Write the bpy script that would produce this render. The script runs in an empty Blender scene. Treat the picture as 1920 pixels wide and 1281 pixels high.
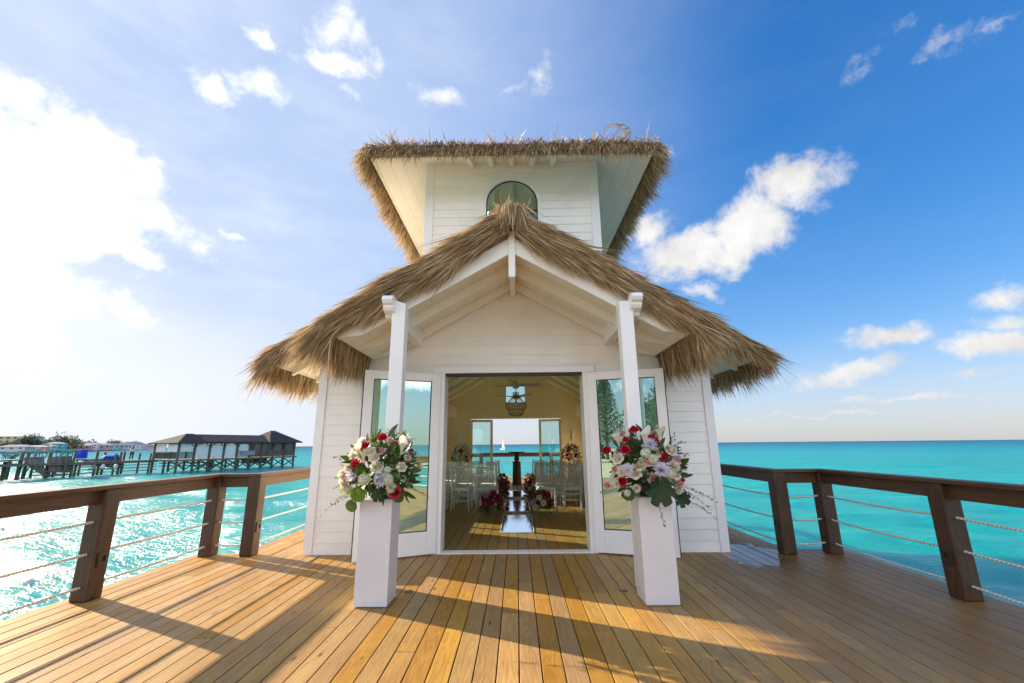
import bpy, math, random
import numpy as np
from mathutils import Vector, Matrix
R_ = math.radians
random.seed(7)
scn = bpy.context.scene
COL = scn.collection

# ------------------------------------------------------------------ camera
cam_d = bpy.data.cameras.new('camera'); cam = bpy.data.objects.new('camera', cam_d); COL.objects.link(cam)
cam_d.sensor_width = 36.0; cam_d.lens = 15.0; cam_d.clip_start = 0.05; cam_d.clip_end = 40000
PITCH, ROLL, YAW, CH = R_(13.55), R_(0.54), R_(0.5), 1.436
fw = Vector((0, math.cos(PITCH), math.sin(PITCH))); rt = Vector((1, 0, 0)); up = Vector((0, -math.sin(PITCH), math.cos(PITCH)))
rz = Matrix.Rotation(YAW, 3, 'Z'); fw, rt, up = rz @ fw, rz @ rt, rz @ up
r2 = rt * math.cos(ROLL) - up * math.sin(ROLL); u2 = up * math.cos(ROLL) + rt * math.sin(ROLL)
m = Matrix((r2, u2, -fw)).transposed().to_4x4(); m.translation = (0, 0, CH)
cam.matrix_world = m
scn.camera = cam

# ------------------------------------------------------------------ light, sky, exposure
SUN_EL = R_(20.6); SUN_D = Vector((-0.9, 0.435, 0)).normalized()         # towards the sun, on the ground plane
sun_vec = Vector((SUN_D.x * math.cos(SUN_EL), SUN_D.y * math.cos(SUN_EL), math.sin(SUN_EL)))
sd = bpy.data.lights.new('sun', 'SUN'); sd.energy = 5.0; sd.angle = R_(0.55); sd.color = (1.0, 0.84, 0.61)
sun = bpy.data.objects.new('sun', sd); COL.objects.link(sun)
sun.rotation_euler = sun_vec.to_track_quat('Z', 'Y').to_euler()
scn.view_settings.view_transform = 'Standard'; scn.view_settings.look = 'None'
scn.view_settings.gamma = 1.0; scn.view_settings.exposure = 1.5
scn.cycles.max_bounces = 12; scn.cycles.diffuse_bounces = 8; scn.cycles.glossy_bounces = 5
scn.cycles.transparent_max_bounces = 24; scn.cycles.use_denoising = True
scn.cycles.sample_clamp_indirect = 8.0

class NT:
    """small node helper"""
    def __init__(s, tree): s.t = tree; s.n = tree.nodes; s.l = tree.links
    def new(s, typ, **kw):
        n = s.n.new(typ)
        for k, v in kw.items(): setattr(n, k, v)
        return n
    def val(s, sock, v):
        if hasattr(v, 'is_linked') or isinstance(v, bpy.types.NodeSocket): s.l.new(v, sock)
        else: sock.default_value = v
    def math(s, op, a, b=0.0, c=None, clamp=False):
        n = s.new('ShaderNodeMath', operation=op); n.use_clamp = clamp
        s.val(n.inputs[0], a); s.val(n.inputs[1], b)
        if c is not None: s.val(n.inputs[2], c)
        return n.outputs[0]
    def vmath(s, op, a, b=None, out=0):
        n = s.new('ShaderNodeVectorMath', operation=op); s.val(n.inputs[0], a)
        if b is not None: s.val(n.inputs[1], b)
        return n.outputs[out]
    def noise(s, vec, scale, detail=2.0, rough=0.5, dist=0.0, out=0):
        n = s.new('ShaderNodeTexNoise'); s.val(n.inputs['Vector'], vec)
        n.inputs['Scale'].default_value = scale; n.inputs['Detail'].default_value = detail
        n.inputs['Roughness'].default_value = rough; n.inputs['Distortion'].default_value = dist
        return n.outputs[out]
    def ramp(s, fac, stops, interp='LINEAR'):
        n = s.new('ShaderNodeValToRGB'); s.val(n.inputs[0], fac); cr = n.color_ramp; cr.interpolation = interp
        while len(cr.elements) < len(stops): cr.elements.new(0.5)
        for e, (p, c) in zip(cr.elements, stops):
            e.position = p; e.color = (c, c, c, 1) if isinstance(c, (int, float)) else (*c, 1)
        return n.outputs[0]
    def mix(s, fac, a, b, blend='MIX'):
        n = s.new('ShaderNodeMix', data_type='RGBA', blend_type=blend)
        s.val(n.inputs[0], fac)
        for sock, v in ((n.inputs[6], a), (n.inputs[7], b)):
            if isinstance(v, (tuple, list)): sock.default_value = (*v, 1) if len(v) == 3 else v
            else: s.l.new(v, sock)
        return n.outputs[2]
    def mapv(s, vec, scale=(1, 1, 1), loc=(0, 0, 0), rot=(0, 0, 0)):
        n = s.new('ShaderNodeMapping'); s.val(n.inputs[0], vec)
        n.inputs['Scale'].default_value = scale; n.inputs['Location'].default_value = loc; n.inputs['Rotation'].default_value = rot
        return n.outputs[0]
    def maprange(s, v, a, b, c=0.0, d=1.0, smooth=False):
        n = s.new('ShaderNodeMapRange'); n.clamp = True
        if smooth: n.interpolation_type = 'SMOOTHSTEP'
        s.val(n.inputs[0], v)
        for i, x in zip((1, 2, 3, 4), (a, b, c, d)): n.inputs[i].default_value = x
        return n.outputs[0]

world = bpy.data.worlds.new('World'); scn.world = world; world.use_nodes = True
w = NT(world.node_tree); w.n.clear()
wo = w.new('ShaderNodeOutputWorld'); bg = w.new('ShaderNodeBackground'); bg.inputs[1].default_value = 0.15
w.l.new(bg.outputs[0], wo.inputs[0])
sky = w.new('ShaderNodeTexSky', sky_type='NISHITA'); sky.sun_disc = False; sky.sun_elevation = SUN_EL
sky.sun_rotation = math.atan2(SUN_D.x, SUN_D.y); sky.air_density = 1.0; sky.dust_density = 0.7; sky.ozone_density = 1.6
tc = w.new('ShaderNodeTexCoord').outputs['Generated']
dirv = w.vmath('NORMALIZE', tc)
sep = w.new('ShaderNodeSeparateXYZ'); w.l.new(dirv, sep.inputs[0])
az = w.math('MULTIPLY', w.math('ARCTAN2', sep.outputs[0], sep.outputs[1]), 57.2958)   # degrees, clockwise from north (+Y)
el = w.math('MULTIPLY', w.math('ARCSINE', sep.outputs[2]), 57.2958)
ae = w.new('ShaderNodeCombineXYZ'); w.l.new(az, ae.inputs[0]); w.l.new(el, ae.inputs[1]); ae = ae.outputs[0]
# (azimuth, elevation, half width, half height, tilt in degrees, density): the clouds of this sky, in degrees
CLOUDS = []  # filled below
#CLOUDS_BEGIN
CLOUDS = [
    (-54.3, 29.19, 4.01, 1.98, -4.1, 1.0), (-49.14, 28.26, 4.35, 2.34, -16.1, 1.1), (-52.41, 23.58, 7.79, 4.8, 2.6, 1.25), (-46.35, 22.24, 5.38, 2.44, 3.2, 1.15),
    (-49.91, 19.7, 9.83, 3.33, 11.2, 1.1), (-51.37, 14.8, 3.76, 2.78, -6.4, 1.0), (-57.35, 17.29, 7.89, 12.67, 21.4, 1.2), (-49.15, 21.49, 5.92, 4.4, -7.2, 1.15),
    (-45.19, 19.16, 3.84, 1.57, -3.4, 0.9), (-50.67, 9.21, 4.0, 4.2, 9.6, 0.75), (-48.45, 13.6, 4.52, 2.46, 1.7, 0.7), (-29.4, 27.31, 2.53, 0.6, 6.8, 0.3),
    (-37.08, 43.18, 1.84, 0.92, -9.2, 0.56), (-40.81, 37.9, 2.29, 1.08, -20.3, 0.58), (-36.05, 38.66, 3.61, 1.25, -0.9, 0.62), (-26.79, 47.48, 2.45, 3.93, -49.4, 0.5),
    (-27.24, 43.52, 5.68, 1.19, 4.0, 0.72), (-24.51, 46.59, 1.68, 3.3, -16.3, 0.5), (-21.36, 44.53, 1.7, 1.38, -40.2, 0.5), (-10.7, 42.81, 5.0, 1.28, 11.2, 0.52),
    (4.91, 45.17, 2.31, 1.89, 8.7, 0.55), (-0.11, 44.27, 3.25, 0.77, 14.5, 0.42), (-36.4, 23.26, 0.75, 0.46, 14.0, 0.5), (-23.98, 41.16, 1.76, 0.63, 4.2, 0.5),
    (35.52, 27.6, 4.23, 2.95, 0.7, 1.3), (30.76, 24.76, 5.66, 3.11, 25.4, 1.3), (24.28, 22.96, 7.23, 3.2, 2.7, 1.3), (18.85, 26.12, 3.59, 2.05, -9.1, 1.0),
    (20.74, 20.9, 3.89, 1.46, 3.3, 0.8), (24.65, 17.89, 3.18, 0.9, -15.0, 0.85), (46.2, 37.07, 3.41, 0.99, 16.7, 0.46), (52.17, 34.81, 4.01, 0.88, 4.5, 0.46),
    (54.64, 34.53, 1.53, 0.41, -11.7, 0.4), (41.54, 10.47, 3.59, 1.19, -5.0, 1.0), (38.01, 7.42, 4.25, 1.22, 3.2, 1.0), (48.33, 8.87, 3.63, 1.43, -3.6, 1.1),
    (50.37, 12.76, 2.38, 1.3, 2.0, 1.0), (49.66, 10.77, 2.39, 1.13, -5.9, 0.85), (23.5, 35.45, 1.12, 0.56, -12.6, 0.5), (42.85, 4.08, 5.8, 0.36, -3.4, 0.62),
    (33.11, 3.04, 7.17, 0.29, -1.7, 0.5), (47.76, 5.82, 3.04, 0.38, -4.4, 0.55), (29.44, 6.57, 3.14, 0.49, -4.5, 0.4), (178, 13, 30, 5, 4, 1.0),
    (-150, 17, 22, 7, 8, 1.1), (150, 11, 26, 4, -3, 1.0), (-120, 9, 24, 5, 2, 1.0), (120, 20, 20, 6, -10, 1.0),
    (-175, 32, 24, 8, 5, 1.0), (140, 42, 22, 9, 20, 0.95), (-135, 40, 18, 8, -15, 0.95), (100, 10, 22, 4, 2, 0.9),
    (-100, 45, 20, 10, 10, 1.0), (160, 62, 40, 8, 0, 0.9),
]
#CLOUDS_END
wob = w.noise(dirv, 9.0, 6.0, 0.62, out=1)
wobv = w.vmath('MULTIPLY', w.vmath('SUBTRACT', wob, (0.5, 0.5, 0.5)), (7, 6, 0))
aew = w.vmath('ADD', ae, wobv)
fine = w.noise(dirv, 17.0, 11.0, 0.62, 0.25)
cov = None
for (ca, ce, hw, hh, tl, den) in CLOUDS:
    p = w.vmath('SUBTRACT', aew, (ca, ce, 0))
    vr = w.new('ShaderNodeVectorRotate', rotation_type='Z_AXIS'); w.l.new(p, vr.inputs[0]); vr.inputs['Angle'].default_value = R_(-tl)
    q = w.vmath('MULTIPLY', vr.outputs[0], (1 / hw, 1 / hh, 0))
    ln = w.vmath('LENGTH', q, out=1)
    k = w.math('MULTIPLY', w.maprange(ln, 1.5, 0.2, 0.0, 1.0), den)
    cov = k if cov is None else w.math('MAXIMUM', cov, k)
if cov is not None:
    midn = w.noise(dirv, 7.5, 4.0, 0.6)
    c1 = w.math('ADD', cov, w.math('MULTIPLY', w.math('SUBTRACT', fine, 0.5), 1.9))
    c1 = w.math('ADD', c1, w.math('MULTIPLY', w.math('SUBTRACT', midn, 0.5), 1.0))
    mask = w.maprange(c1, 0.12, 1.05, 0, 1, smooth=True)
    mask = w.math('MULTIPLY', mask, w.maprange(cov, 0.0, 0.12))
else: mask = 0.0
# thin veil of cirrus
veil = w.noise(w.vmath('MULTIPLY', ae, (0.03, 0.09, 0)), 1.6, 7.0, 0.6)
sd_dot = w.vmath('DOT_PRODUCT', dirv, tuple(sun_vec), out=1)
glow = w.math('POWER', w.maprange(sd_dot, -0.15, 1.0), 2.2)
veilm = w.math('MULTIPLY', w.maprange(veil, 0.42, 0.75), w.math('ADD', w.math('MULTIPLY', glow, 0.25), 0.03))
hs = w.new('ShaderNodeHueSaturation'); hs.inputs['Saturation'].default_value = 1.42; w.l.new(sky.outputs[0], hs.inputs['Color'])
tint = w.vmath('MULTIPLY', hs.outputs[0], (0.57, 0.62, 0.86))
den_ = w.vmath('ADD', w.vmath('MULTIPLY', tint, (0.20, 0.20, 0.17)), (1, 1, 1))     # the eye of the lens never reaches the bare sun: roll the glare off
skyc = w.vmath('DIVIDE', tint, den_)
skyc = w.mix(w.maprange(w.vmath('DOT_PRODUCT', dirv, tuple(sun_vec), out=1), 0.05, 0.86, 0.0, 0.85, smooth=True), skyc, (1.36, 1.66, 2.28))      # thin high haze thickens towards the sun
cloudbright = w.math('ADD', 2.2, w.math('MULTIPLY', glow, 1.6))
shade_n = w.noise(w.vmath('ADD', dirv, (0.0, 0.0, 0.03)), 11.0, 7.0, 0.6)
cloudbright = w.math('MULTIPLY', cloudbright, w.maprange(sep.outputs[1], 0.1, -0.7, 1.0, 4.0))   # unseen clouds behind the camera, boosted to throw more light on the facade
cloudbright = w.math('MULTIPLY', cloudbright, w.maprange(shade_n, 0.32, 0.68, 1.10, 0.78))
ccol = w.new('ShaderNodeCombineXYZ')
for i, f_ in enumerate((1.0, 0.985, 0.97)): w.l.new(w.math('MULTIPLY', cloudbright, f_), ccol.inputs[i])
s1 = w.mix(veilm, skyc, ccol.outputs[0])
hazem = w.math('MULTIPLY', w.maprange(w.math('SUBTRACT', el, w.math('MULTIPLY', glow, 9.0)), 13.0, -2.5, 0, 1, smooth=True), w.math('ADD', 0.62, w.math('MULTIPLY', glow, 0.5)), None, True)
hz = w.new('ShaderNodeCombineXYZ')
hzb = w.math('ADD', 1.68, w.math('MULTIPLY', glow, 0.85))
for i, f_ in enumerate((0.93, 0.98, 1.08)): w.l.new(w.math('MULTIPLY', hzb, f_), hz.inputs[i])
s2 = w.mix(hazem, s1, hz.outputs[0])
s3 = w.mix(mask, s2, ccol.outputs[0])
w.l.new(s3, bg.inputs[0])

# ------------------------------------------------------------------ materials
MATS = {}
def mat(name):
    m_ = bpy.data.materials.new(name); m_.use_nodes = True
    t = NT(m_.node_tree); b = t.n['Principled BSDF']; MATS[name] = m_
    return m_, t, b
def coords(t): return t.new('ShaderNodeTexCoord').outputs['Object']
def bump(t, b, h, strength=0.3, dist=0.01):
    n = t.new('ShaderNodeBump'); n.inputs['Strength'].default_value = strength; n.inputs['Distance'].default_value = dist
    t.val(n.inputs['Height'], h); t.l.new(n.outputs[0], b.inputs['Normal']); return n
def plain(name, c, rough=0.5, var=0.08, scale=8.0, bmp=0.0, metal=0.0, isl=0.0):
    m_, t, b = mat(name); v = coords(t)
    nz = t.noise(v, scale, 4.0, 0.6)
    f = t.maprange(nz, 0.3, 0.7, 1 - var, 1 + var)
    if isl:
        g = t.new('ShaderNodeNewGeometry').outputs['Random Per Island']
        f = t.math('MULTIPLY', f, t.maprange(g, 0, 1, 1 - isl, 1 + isl))
    c2 = t.new('ShaderNodeVectorMath', operation='SCALE'); c2.inputs[0].default_value = c; t.l.new(f, c2.inputs['Scale'])
    t.l.new(c2.outputs[0], b.inputs['Base Color'])
    b.inputs['Roughness'].default_value = rough; b.inputs['Metallic'].default_value = metal
    if bmp: bump(t, b, t.noise(v, scale * 12, 3.0), bmp, 0.004)
    return m_

def wood(name, dark, light, grain_axis='Y', rough=0.55, isl=0.2, spec=0.4, knots=True, puddle=False, rings=True):
    m_, t, b = mat(name); v = coords(t)
    g = t.new('ShaderNodeNewGeometry').outputs['Random Per Island']
    off = t.vmath('MULTIPLY', (7.3, 3.1, 5.7), g)
    n_ = t.new('ShaderNodeCombineXYZ'); 
    for i, k in enumerate((17.3, 9.1, 5.7)): t.l.new(t.math('MULTIPLY', g, k), n_.inputs[i])
    v2 = t.vmath('ADD', v, n_.outputs[0])
    sc = {'Y': (9, 0.55, 9), 'Z': (9, 9, 0.55), 'X': (0.55, 9, 9)}[grain_axis]
    vs = t.vmath('MULTIPLY', v2, sc)
    warp = t.noise(vs, 0.8, 2.0, 0.5, out=1)
    vs2 = t.vmath('ADD', vs, t.vmath('MULTIPLY', t.vmath('SUBTRACT', warp, (0.5, 0.5, 0.5)), (1.6, 1.6, 1.6)))
    wv = t.noise(vs2, 1.2, 1.0, 0.4)
    ringv = t.math('PINGPONG', t.math('MULTIPLY', wv, 26.0), 1.0)
    fine_ = t.noise(t.vmath('MULTIPLY', vs, (9, 1.2, 9) if grain_axis == 'Y' else ((9, 9, 1.2) if grain_axis == 'Z' else (1.2, 9, 9))), 1.0, 4.0, 0.7)
    f = t.math('ADD', t.math('MULTIPLY', ringv, 0.40 if rings else 0.1), t.math('MULTIPLY', fine_, 0.6))
    c = t.mix(t.maprange(f, 0.15, 0.9), dark, light)
    big = t.noise(v2, 1.3, 3.0, 0.6)
    c = t.mix(t.maprange(big, 0.35, 0.7, 0.0, 0.35), c, tuple(x * 0.62 for x in dark))
    if knots:
        vk = t.new('ShaderNodeTexVoronoi'); kv = {'Y': (5.5, 2.0, 5.5), 'Z': (5.5, 5.5, 2.0), 'X': (2.0, 5.5, 5.5)}[grain_axis]
        t.l.new(t.vmath('MULTIPLY', v2, kv), vk.inputs['Vector']); vk.inputs['Scale'].default_value = 1.0
        km = t.maprange(vk.outputs['Distance'], 0.035, 0.105, 1.0, 0.0, smooth=True)
        c = t.mix(t.math('MULTIPLY', km, 0.9), c, tuple(x * 0.25 for x in dark))
    hsv = t.new('ShaderNodeHueSaturation'); t.l.new(c, hsv.inputs['Color'])
    t.l.new(t.maprange(g, 0, 1, 1 - isl, 1 + isl), hsv.inputs['Value'])
    g2 = t.math('FRACT', t.math('MULTIPLY', g, 7.77)); t.l.new(t.maprange(g2, 0, 1, 0.497, 0.506), hsv.inputs['Hue'])
    t.l.new(t.maprange(t.math('FRACT', t.math('MULTIPLY', g, 3.33)), 0, 1, 0.85, 1.08), hsv.inputs['Saturation'])
    cc = hsv.outputs[0]
    rr = t.maprange(fine_, 0.2, 0.8, rough - 0.08, rough + 0.12)
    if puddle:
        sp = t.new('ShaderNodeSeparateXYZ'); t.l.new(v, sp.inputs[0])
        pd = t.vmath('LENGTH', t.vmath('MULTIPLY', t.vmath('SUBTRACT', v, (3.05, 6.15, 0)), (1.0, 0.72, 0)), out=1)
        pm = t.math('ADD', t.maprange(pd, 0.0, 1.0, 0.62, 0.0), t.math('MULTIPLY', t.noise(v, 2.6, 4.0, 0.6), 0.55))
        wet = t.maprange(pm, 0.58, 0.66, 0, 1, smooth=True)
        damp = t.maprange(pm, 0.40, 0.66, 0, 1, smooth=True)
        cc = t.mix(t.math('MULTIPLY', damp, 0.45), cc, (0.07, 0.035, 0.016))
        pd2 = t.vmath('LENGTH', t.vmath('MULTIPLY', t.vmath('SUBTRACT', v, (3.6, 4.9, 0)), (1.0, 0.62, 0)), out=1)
        damp_shade = t.maprange(t.math('ADD', t.maprange(pd2, 0.0, 3.0, 1.0, 0.0), t.math('MULTIPLY', t.noise(v, 1.4, 4.0, 0.6), 0.5)), 0.5, 1.0, 0, 1, smooth=True)
        cc = t.mix(t.math('MULTIPLY', damp_shade, 0.5), cc, (0.10, 0.055, 0.025))  # darker right boards: damp wood plus deeper shade, both put into the colour
        rr = t.math('ADD', t.math('MULTIPLY', rr, t.math('SUBTRACT', 1.0, wet)), t.math('MULTIPLY', wet, 0.04))
        # nail heads, two to a board on every joist
        fx = t.math('PINGPONG', t.math('ADD', sp.outputs[0], 100 * 0.148 - 0.074 + 0.074), 0.074)
        dx = t.math('SUBTRACT', fx, 0.036)
        dy = t.math('SUBTRACT', t.math('PINGPONG', t.math('ADD', sp.outputs[1], 30.0), 0.31), 0.16)
        dd = t.math('SQRT', t.math('ADD', t.math('MULTIPLY', dx, dx), t.math('MULTIPLY', dy, dy)))
        cc = t.mix(t.maprange(dd, 0.0045, 0.0065, 0.8, 0.0), cc, (0.05, 0.03, 0.02))
        wv_ = t.noise(t.vmath('MULTIPLY', v, (1.0, 0.35, 1.0)), 1.1, 3.0, 0.6)
        cc = t.mix(t.maprange(wv_, 0.5, 0.75, 0.0, 0.35), cc, (0.27, 0.165, 0.075))
    t.l.new(cc, b.inputs['Base Color']); t.l.new(rr, b.inputs['Roughness'])
    b.inputs['Specular IOR Level'].default_value = spec
    bump(t, b, f, 0.25, 0.004)
    return m_

M = {}
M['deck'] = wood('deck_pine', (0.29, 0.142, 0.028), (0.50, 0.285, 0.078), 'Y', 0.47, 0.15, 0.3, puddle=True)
M['rail_y'] = wood('stained_rail', (0.050, 0.025, 0.013), (0.165, 0.084, 0.040), 'Y', 0.5, 0.15, 0.4)
M['rail_x'] = wood('stained_rail_cross', (0.050, 0.025, 0.013), (0.165, 0.084, 0.040), 'X', 0.5, 0.15, 0.4)
M['rail_z'] = wood('stained_post', (0.036, 0.019, 0.011), (0.125, 0.064, 0.033), 'Z', 0.5, 0.15, 0.4)
M['old_wood'] = wood('weathered_wood', (0.09, 0.075, 0.06), (0.26, 0.22, 0.18), 'Z', 0.8, 0.25, 0.2, knots=False)
M['pile'] = wood('pile_wood', (0.055, 0.058, 0.045), (0.17, 0.17, 0.13), 'Z', 0.8, 0.2, 0.2, knots=False)
M['white'] = plain('white_paint', (0.84, 0.82, 0.80), 0.42, 0.03, 3.0, 0.05)
M['siding'] = plain('white_siding', (0.89, 0.84, 0.79), 0.5, 0.06, 1.7, 0.06, isl=0.02)
M['soffit'] = plain('white_soffit', (0.84, 0.80, 0.72), 0.5, 0.03, 2.5, 0.05, isl=0.02)
M['inside'] = plain('bounce_tinted_white', (0.90, 0.83, 0.62), 0.55, 0.03, 2.5, 0.0, isl=0.02)  # white walls, with the deck's warm bounce light tinted into the colour
M['pedestal'] = plain('pedestal_paint', (0.66, 0.64, 0.65), 0.4, 0.05, 3.0, 0.04)
M['black'] = plain('black_rubber', (0.012, 0.012, 0.012), 0.45)
M['metal'] = plain('brushed_metal', (0.55, 0.55, 0.55), 0.3, 0.1, 20, metal=1.0)
M['dull'] = plain('dull_bronze', (0.16, 0.13, 0.10), 0.5, 0.1, 20, metal=0.6)
M['brown_metal'] = plain('bronze_box', (0.055, 0.035, 0.025), 0.4, 0.1, 20, metal=0.3)
M['stone'] = plain('dark_stone', (0.045, 0.033, 0.028), 0.5, 0.3, 14, 0.3)
M['chair'] = plain('chair_white', (0.74, 0.74, 0.74), 0.38, 0.03, 5)
M['cushion'] = plain('cushion_white', (0.80, 0.79, 0.77), 0.8, 0.03, 9, 0.1)
M['wicker'] = plain('wicker', (0.17, 0.125, 0.06), 0.7, 0.2, 30, isl=0.25)
M['fan'] = plain('fan_paint', (0.62, 0.60, 0.54), 0.4, 0.03, 5)
M['float'] = plain('float_grey', (0.55, 0.55, 0.56), 0.4, 0.15, 6, isl=0.35)
M['blue'] = plain('blue_tarp', (0.015, 0.06, 0.55), 0.5, 0.2, 3)
M['green_chair'] = plain('green_plastic', (0.01, 0.22, 0.18), 0.5, 0.1, 3)

M['sand'] = plain('sand', (0.55, 0.47, 0.33), 0.9, 0.15, 0.4)
M['land'] = plain('shore_ground', (0.20, 0.18, 0.12), 0.9, 0.3, 0.05)
M['hotel'] = plain('yellow_render', (0.62, 0.60, 0.33), 0.7, 0.05, 0.3)
M['pale'] = plain('pale_render', (0.60, 0.58, 0.55), 0.7, 0.06, 0.3)
M['pink'] = plain('pink_render', (0.58, 0.42, 0.38), 0.7, 0.06, 0.3)
M['aqua'] = plain('aqua_render', (0.18, 0.50, 0.55), 0.7, 0.06, 0.3)
M['grey_roof'] = plain('grey_roof', (0.26, 0.28, 0.33), 0.7, 0.12, 0.6)
M['window'] = plain('far_window', (0.05, 0.06, 0.07), 0.2, 0.1, 1)
M['trunk'] = plain('bark', (0.09, 0.07, 0.05), 0.9, 0.25, 4)
M['shingle'] = plain('dark_shingle', (0.060, 0.052, 0.056), 0.8, 0.3, 6.0, 0.4)
MATS['dark_shingle'].node_tree.nodes['Principled BSDF'].inputs['Specular IOR Level'].default_value = 0.05
M['curtain'] = plain('white_curtain', (0.75, 0.75, 0.74), 0.8, 0.08, 2)
M['plank_wall'] = wood('grey_plank', (0.11, 0.09, 0.08), (0.30, 0.25, 0.22), 'Z', 0.8, 0.3, 0.2, knots=False)
M['skin'] = plain('skin', (0.22, 0.12, 0.08), 0.6, 0.05, 5)
M['shirt'] = plain('white_shirt', (0.6, 0.6, 0.62), 0.8, 0.05, 5)
M['trousers'] = plain('dark_trousers', (0.03, 0.03, 0.04), 0.8, 0.05, 5)

def rope_mat():
    m_, t, b = mat('twisted_rope'); v = t.new('ShaderNodeTexCoord').outputs['UV']
    sp = t.new('ShaderNodeSeparateXYZ'); t.l.new(v, sp.inputs[0])
    s_ = t.math('PINGPONG', t.math('ADD', t.math('MULTIPLY', sp.outputs[0], 1.0), t.math('MULTIPLY', sp.outputs[1], 28.0)), 0.5)
    c = t.mix(t.maprange(s_, 0.0, 0.3), (0.34, 0.29, 0.22), (0.74, 0.69, 0.60))
    t.l.new(c, b.inputs['Base Color']); b.inputs['Roughness'].default_value = 0.8
    bump(t, b, s_, 0.8, 0.01); return m_
M['rope'] = rope_mat()

def thatch_mat(name, c0, c1, c2):
    m_, t, b = mat(name); g = t.new('ShaderNodeNewGeometry').outputs['Random Per Island']
    v = coords(t); n1 = t.noise(v, 2.5, 3.0, 0.6)
    f = t.math('ADD', t.math('MULTIPLY', g, 0.75), t.math('MULTIPLY', n1, 0.35))
    c = t.ramp(f, [(0.1, c0), (0.5, c1), (0.95, c2)])
    st = t.noise(t.vmath('MULTIPLY', v, (40, 40, 40)), 1.0, 2.0)
    c = t.mix(t.maprange(st, 0.3, 0.7, 0.0, 0.3), c, c0)
    t.l.new(c, b.inputs['Base Color']); b.inputs['Roughness'].default_value = 0.75
    b.inputs['Specular IOR Level'].default_value = 0.25
    # thin dry leaf: some light passes through
    tr = t.new('ShaderNodeBsdfTranslucent'); t.l.new(c, tr.inputs[0])
    mx = t.new('ShaderNodeMixShader'); mx.inputs[0].default_value = 0.22
    out = t.n['Material Output']
    t.l.new(b.outputs[0], mx.inputs[1]); t.l.new(tr.outputs[0], mx.inputs[2]); t.l.new(mx.outputs[0], out.inputs[0])
    return m_
M['thatch'] = thatch_mat('dry_thatch', (0.17, 0.105, 0.052), (0.50, 0.345, 0.185), (0.76, 0.58, 0.36))
M['thatch_base'] = plain('thatch_base', (0.15, 0.095, 0.055), 0.9, 0.3, 10, 0.8)

def glass_mat(name, tint, refl, gtint=(0.75, 1.0, 0.92)):
    m_, t, b = mat(name); out = t.n['Material Output']; t.n.remove(b)
    tr = t.new('ShaderNodeBsdfTransparent'); tr.inputs[0].default_value = (*tint, 1)
    gl = t.new('ShaderNodeBsdfGlossy'); gl.inputs['Roughness'].default_value = 0.0; gl.inputs[0].default_value = (*gtint, 1)
    fr = t.new('ShaderNodeLayerWeight'); fr.inputs[0].default_value = 0.35
    f = t.math('ADD', t.math('MULTIPLY', fr.outputs['Fresnel'], 1.0), refl, clamp=True)
    mx = t.new('ShaderNodeMixShader'); t.l.new(f, mx.inputs[0]); t.l.new(tr.outputs[0], mx.inputs[1]); t.l.new(gl.outputs[0], mx.inputs[2])
    t.l.new(mx.outputs[0], out.inputs[0]); return m_
M['glass'] = glass_mat('tinted_glass', (0.66, 0.86, 0.76), 0.40, (0.85, 1.0, 0.93))
M['clear_glass'] = glass_mat('clear_glass', (0.80, 0.93, 0.90), 0.05)
def mirror_mat():
    m_, t, b = mat('mirror'); b.inputs['Metallic'].default_value = 1.0; b.inputs['Roughness'].default_value = 0.09
    b.inputs['Base Color'].default_value = (0.90, 0.92, 0.93, 1); return m_
M['mirror'] = mirror_mat()

def leaf_mat(name, c0, c1, transl=0.25, rough=0.45):
    m_, t, b = mat(name); g = t.new('ShaderNodeNewGeometry').outputs['Random Per Island']
    n1 = t.noise(coords(t), 1.0, 3.0)
    c = t.mix(t.math('ADD', t.math('MULTIPLY', g, 0.7), t.math('MULTIPLY', n1, 0.3)), c0, c1)
    t.l.new(c, b.inputs['Base Color']); b.inputs['Roughness'].default_value = rough
    tr = t.new('ShaderNodeBsdfTranslucent'); t.l.new(c, tr.inputs[0])
    mx = t.new('ShaderNodeMixShader'); mx.inputs[0].default_value = transl
    t.l.new(b.outputs[0], mx.inputs[1]); t.l.new(tr.outputs[0], mx.inputs[2]); t.l.new(mx.outputs[0], t.n['Material Output'].inputs[0])
    return m_
M['leaf'] = leaf_mat('bouquet_leaf', (0.018, 0.045, 0.012), (0.085, 0.15, 0.025))
M['leaf_dark'] = leaf_mat('monstera', (0.010, 0.035, 0.018), (0.018, 0.06, 0.028), 0.1, 0.3)
M['leaf_lime'] = leaf_mat('lime_leaf', (0.10, 0.22, 0.02), (0.22, 0.36, 0.04), 0.4)
M['sprig'] = leaf_mat('sprig', (0.14, 0.19, 0.05), (0.32, 0.36, 0.14), 0.3)
M['tree_leaf'] = leaf_mat('tree_leaf', (0.022, 0.040, 0.016), (0.07, 0.095, 0.035), 0.2)
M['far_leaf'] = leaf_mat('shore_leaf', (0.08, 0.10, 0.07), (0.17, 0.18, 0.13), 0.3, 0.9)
M['sail'] = leaf_mat('sail_cloth', (0.80, 0.80, 0.80), (0.85, 0.85, 0.85), 0.6, 0.7)
def petal(name, c0, c1, tr=0.3): M[name] = leaf_mat('petal_' + name, c0, c1, tr, 0.55)
petal('red', (0.38, 0.004, 0.02), (0.62, 0.012, 0.05)); petal('pink', (0.66, 0.36, 0.36), (0.80, 0.55, 0.52))
petal('cream', (0.74, 0.68, 0.50), (0.84, 0.80, 0.68)); petal('lilac', (0.72, 0.66, 0.76), (0.84, 0.80, 0.86))
petal('lime_white', (0.60, 0.66, 0.40), (0.80, 0.82, 0.64)); petal('magenta', (0.30, 0.005, 0.07), (0.50, 0.02, 0.14))

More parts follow.
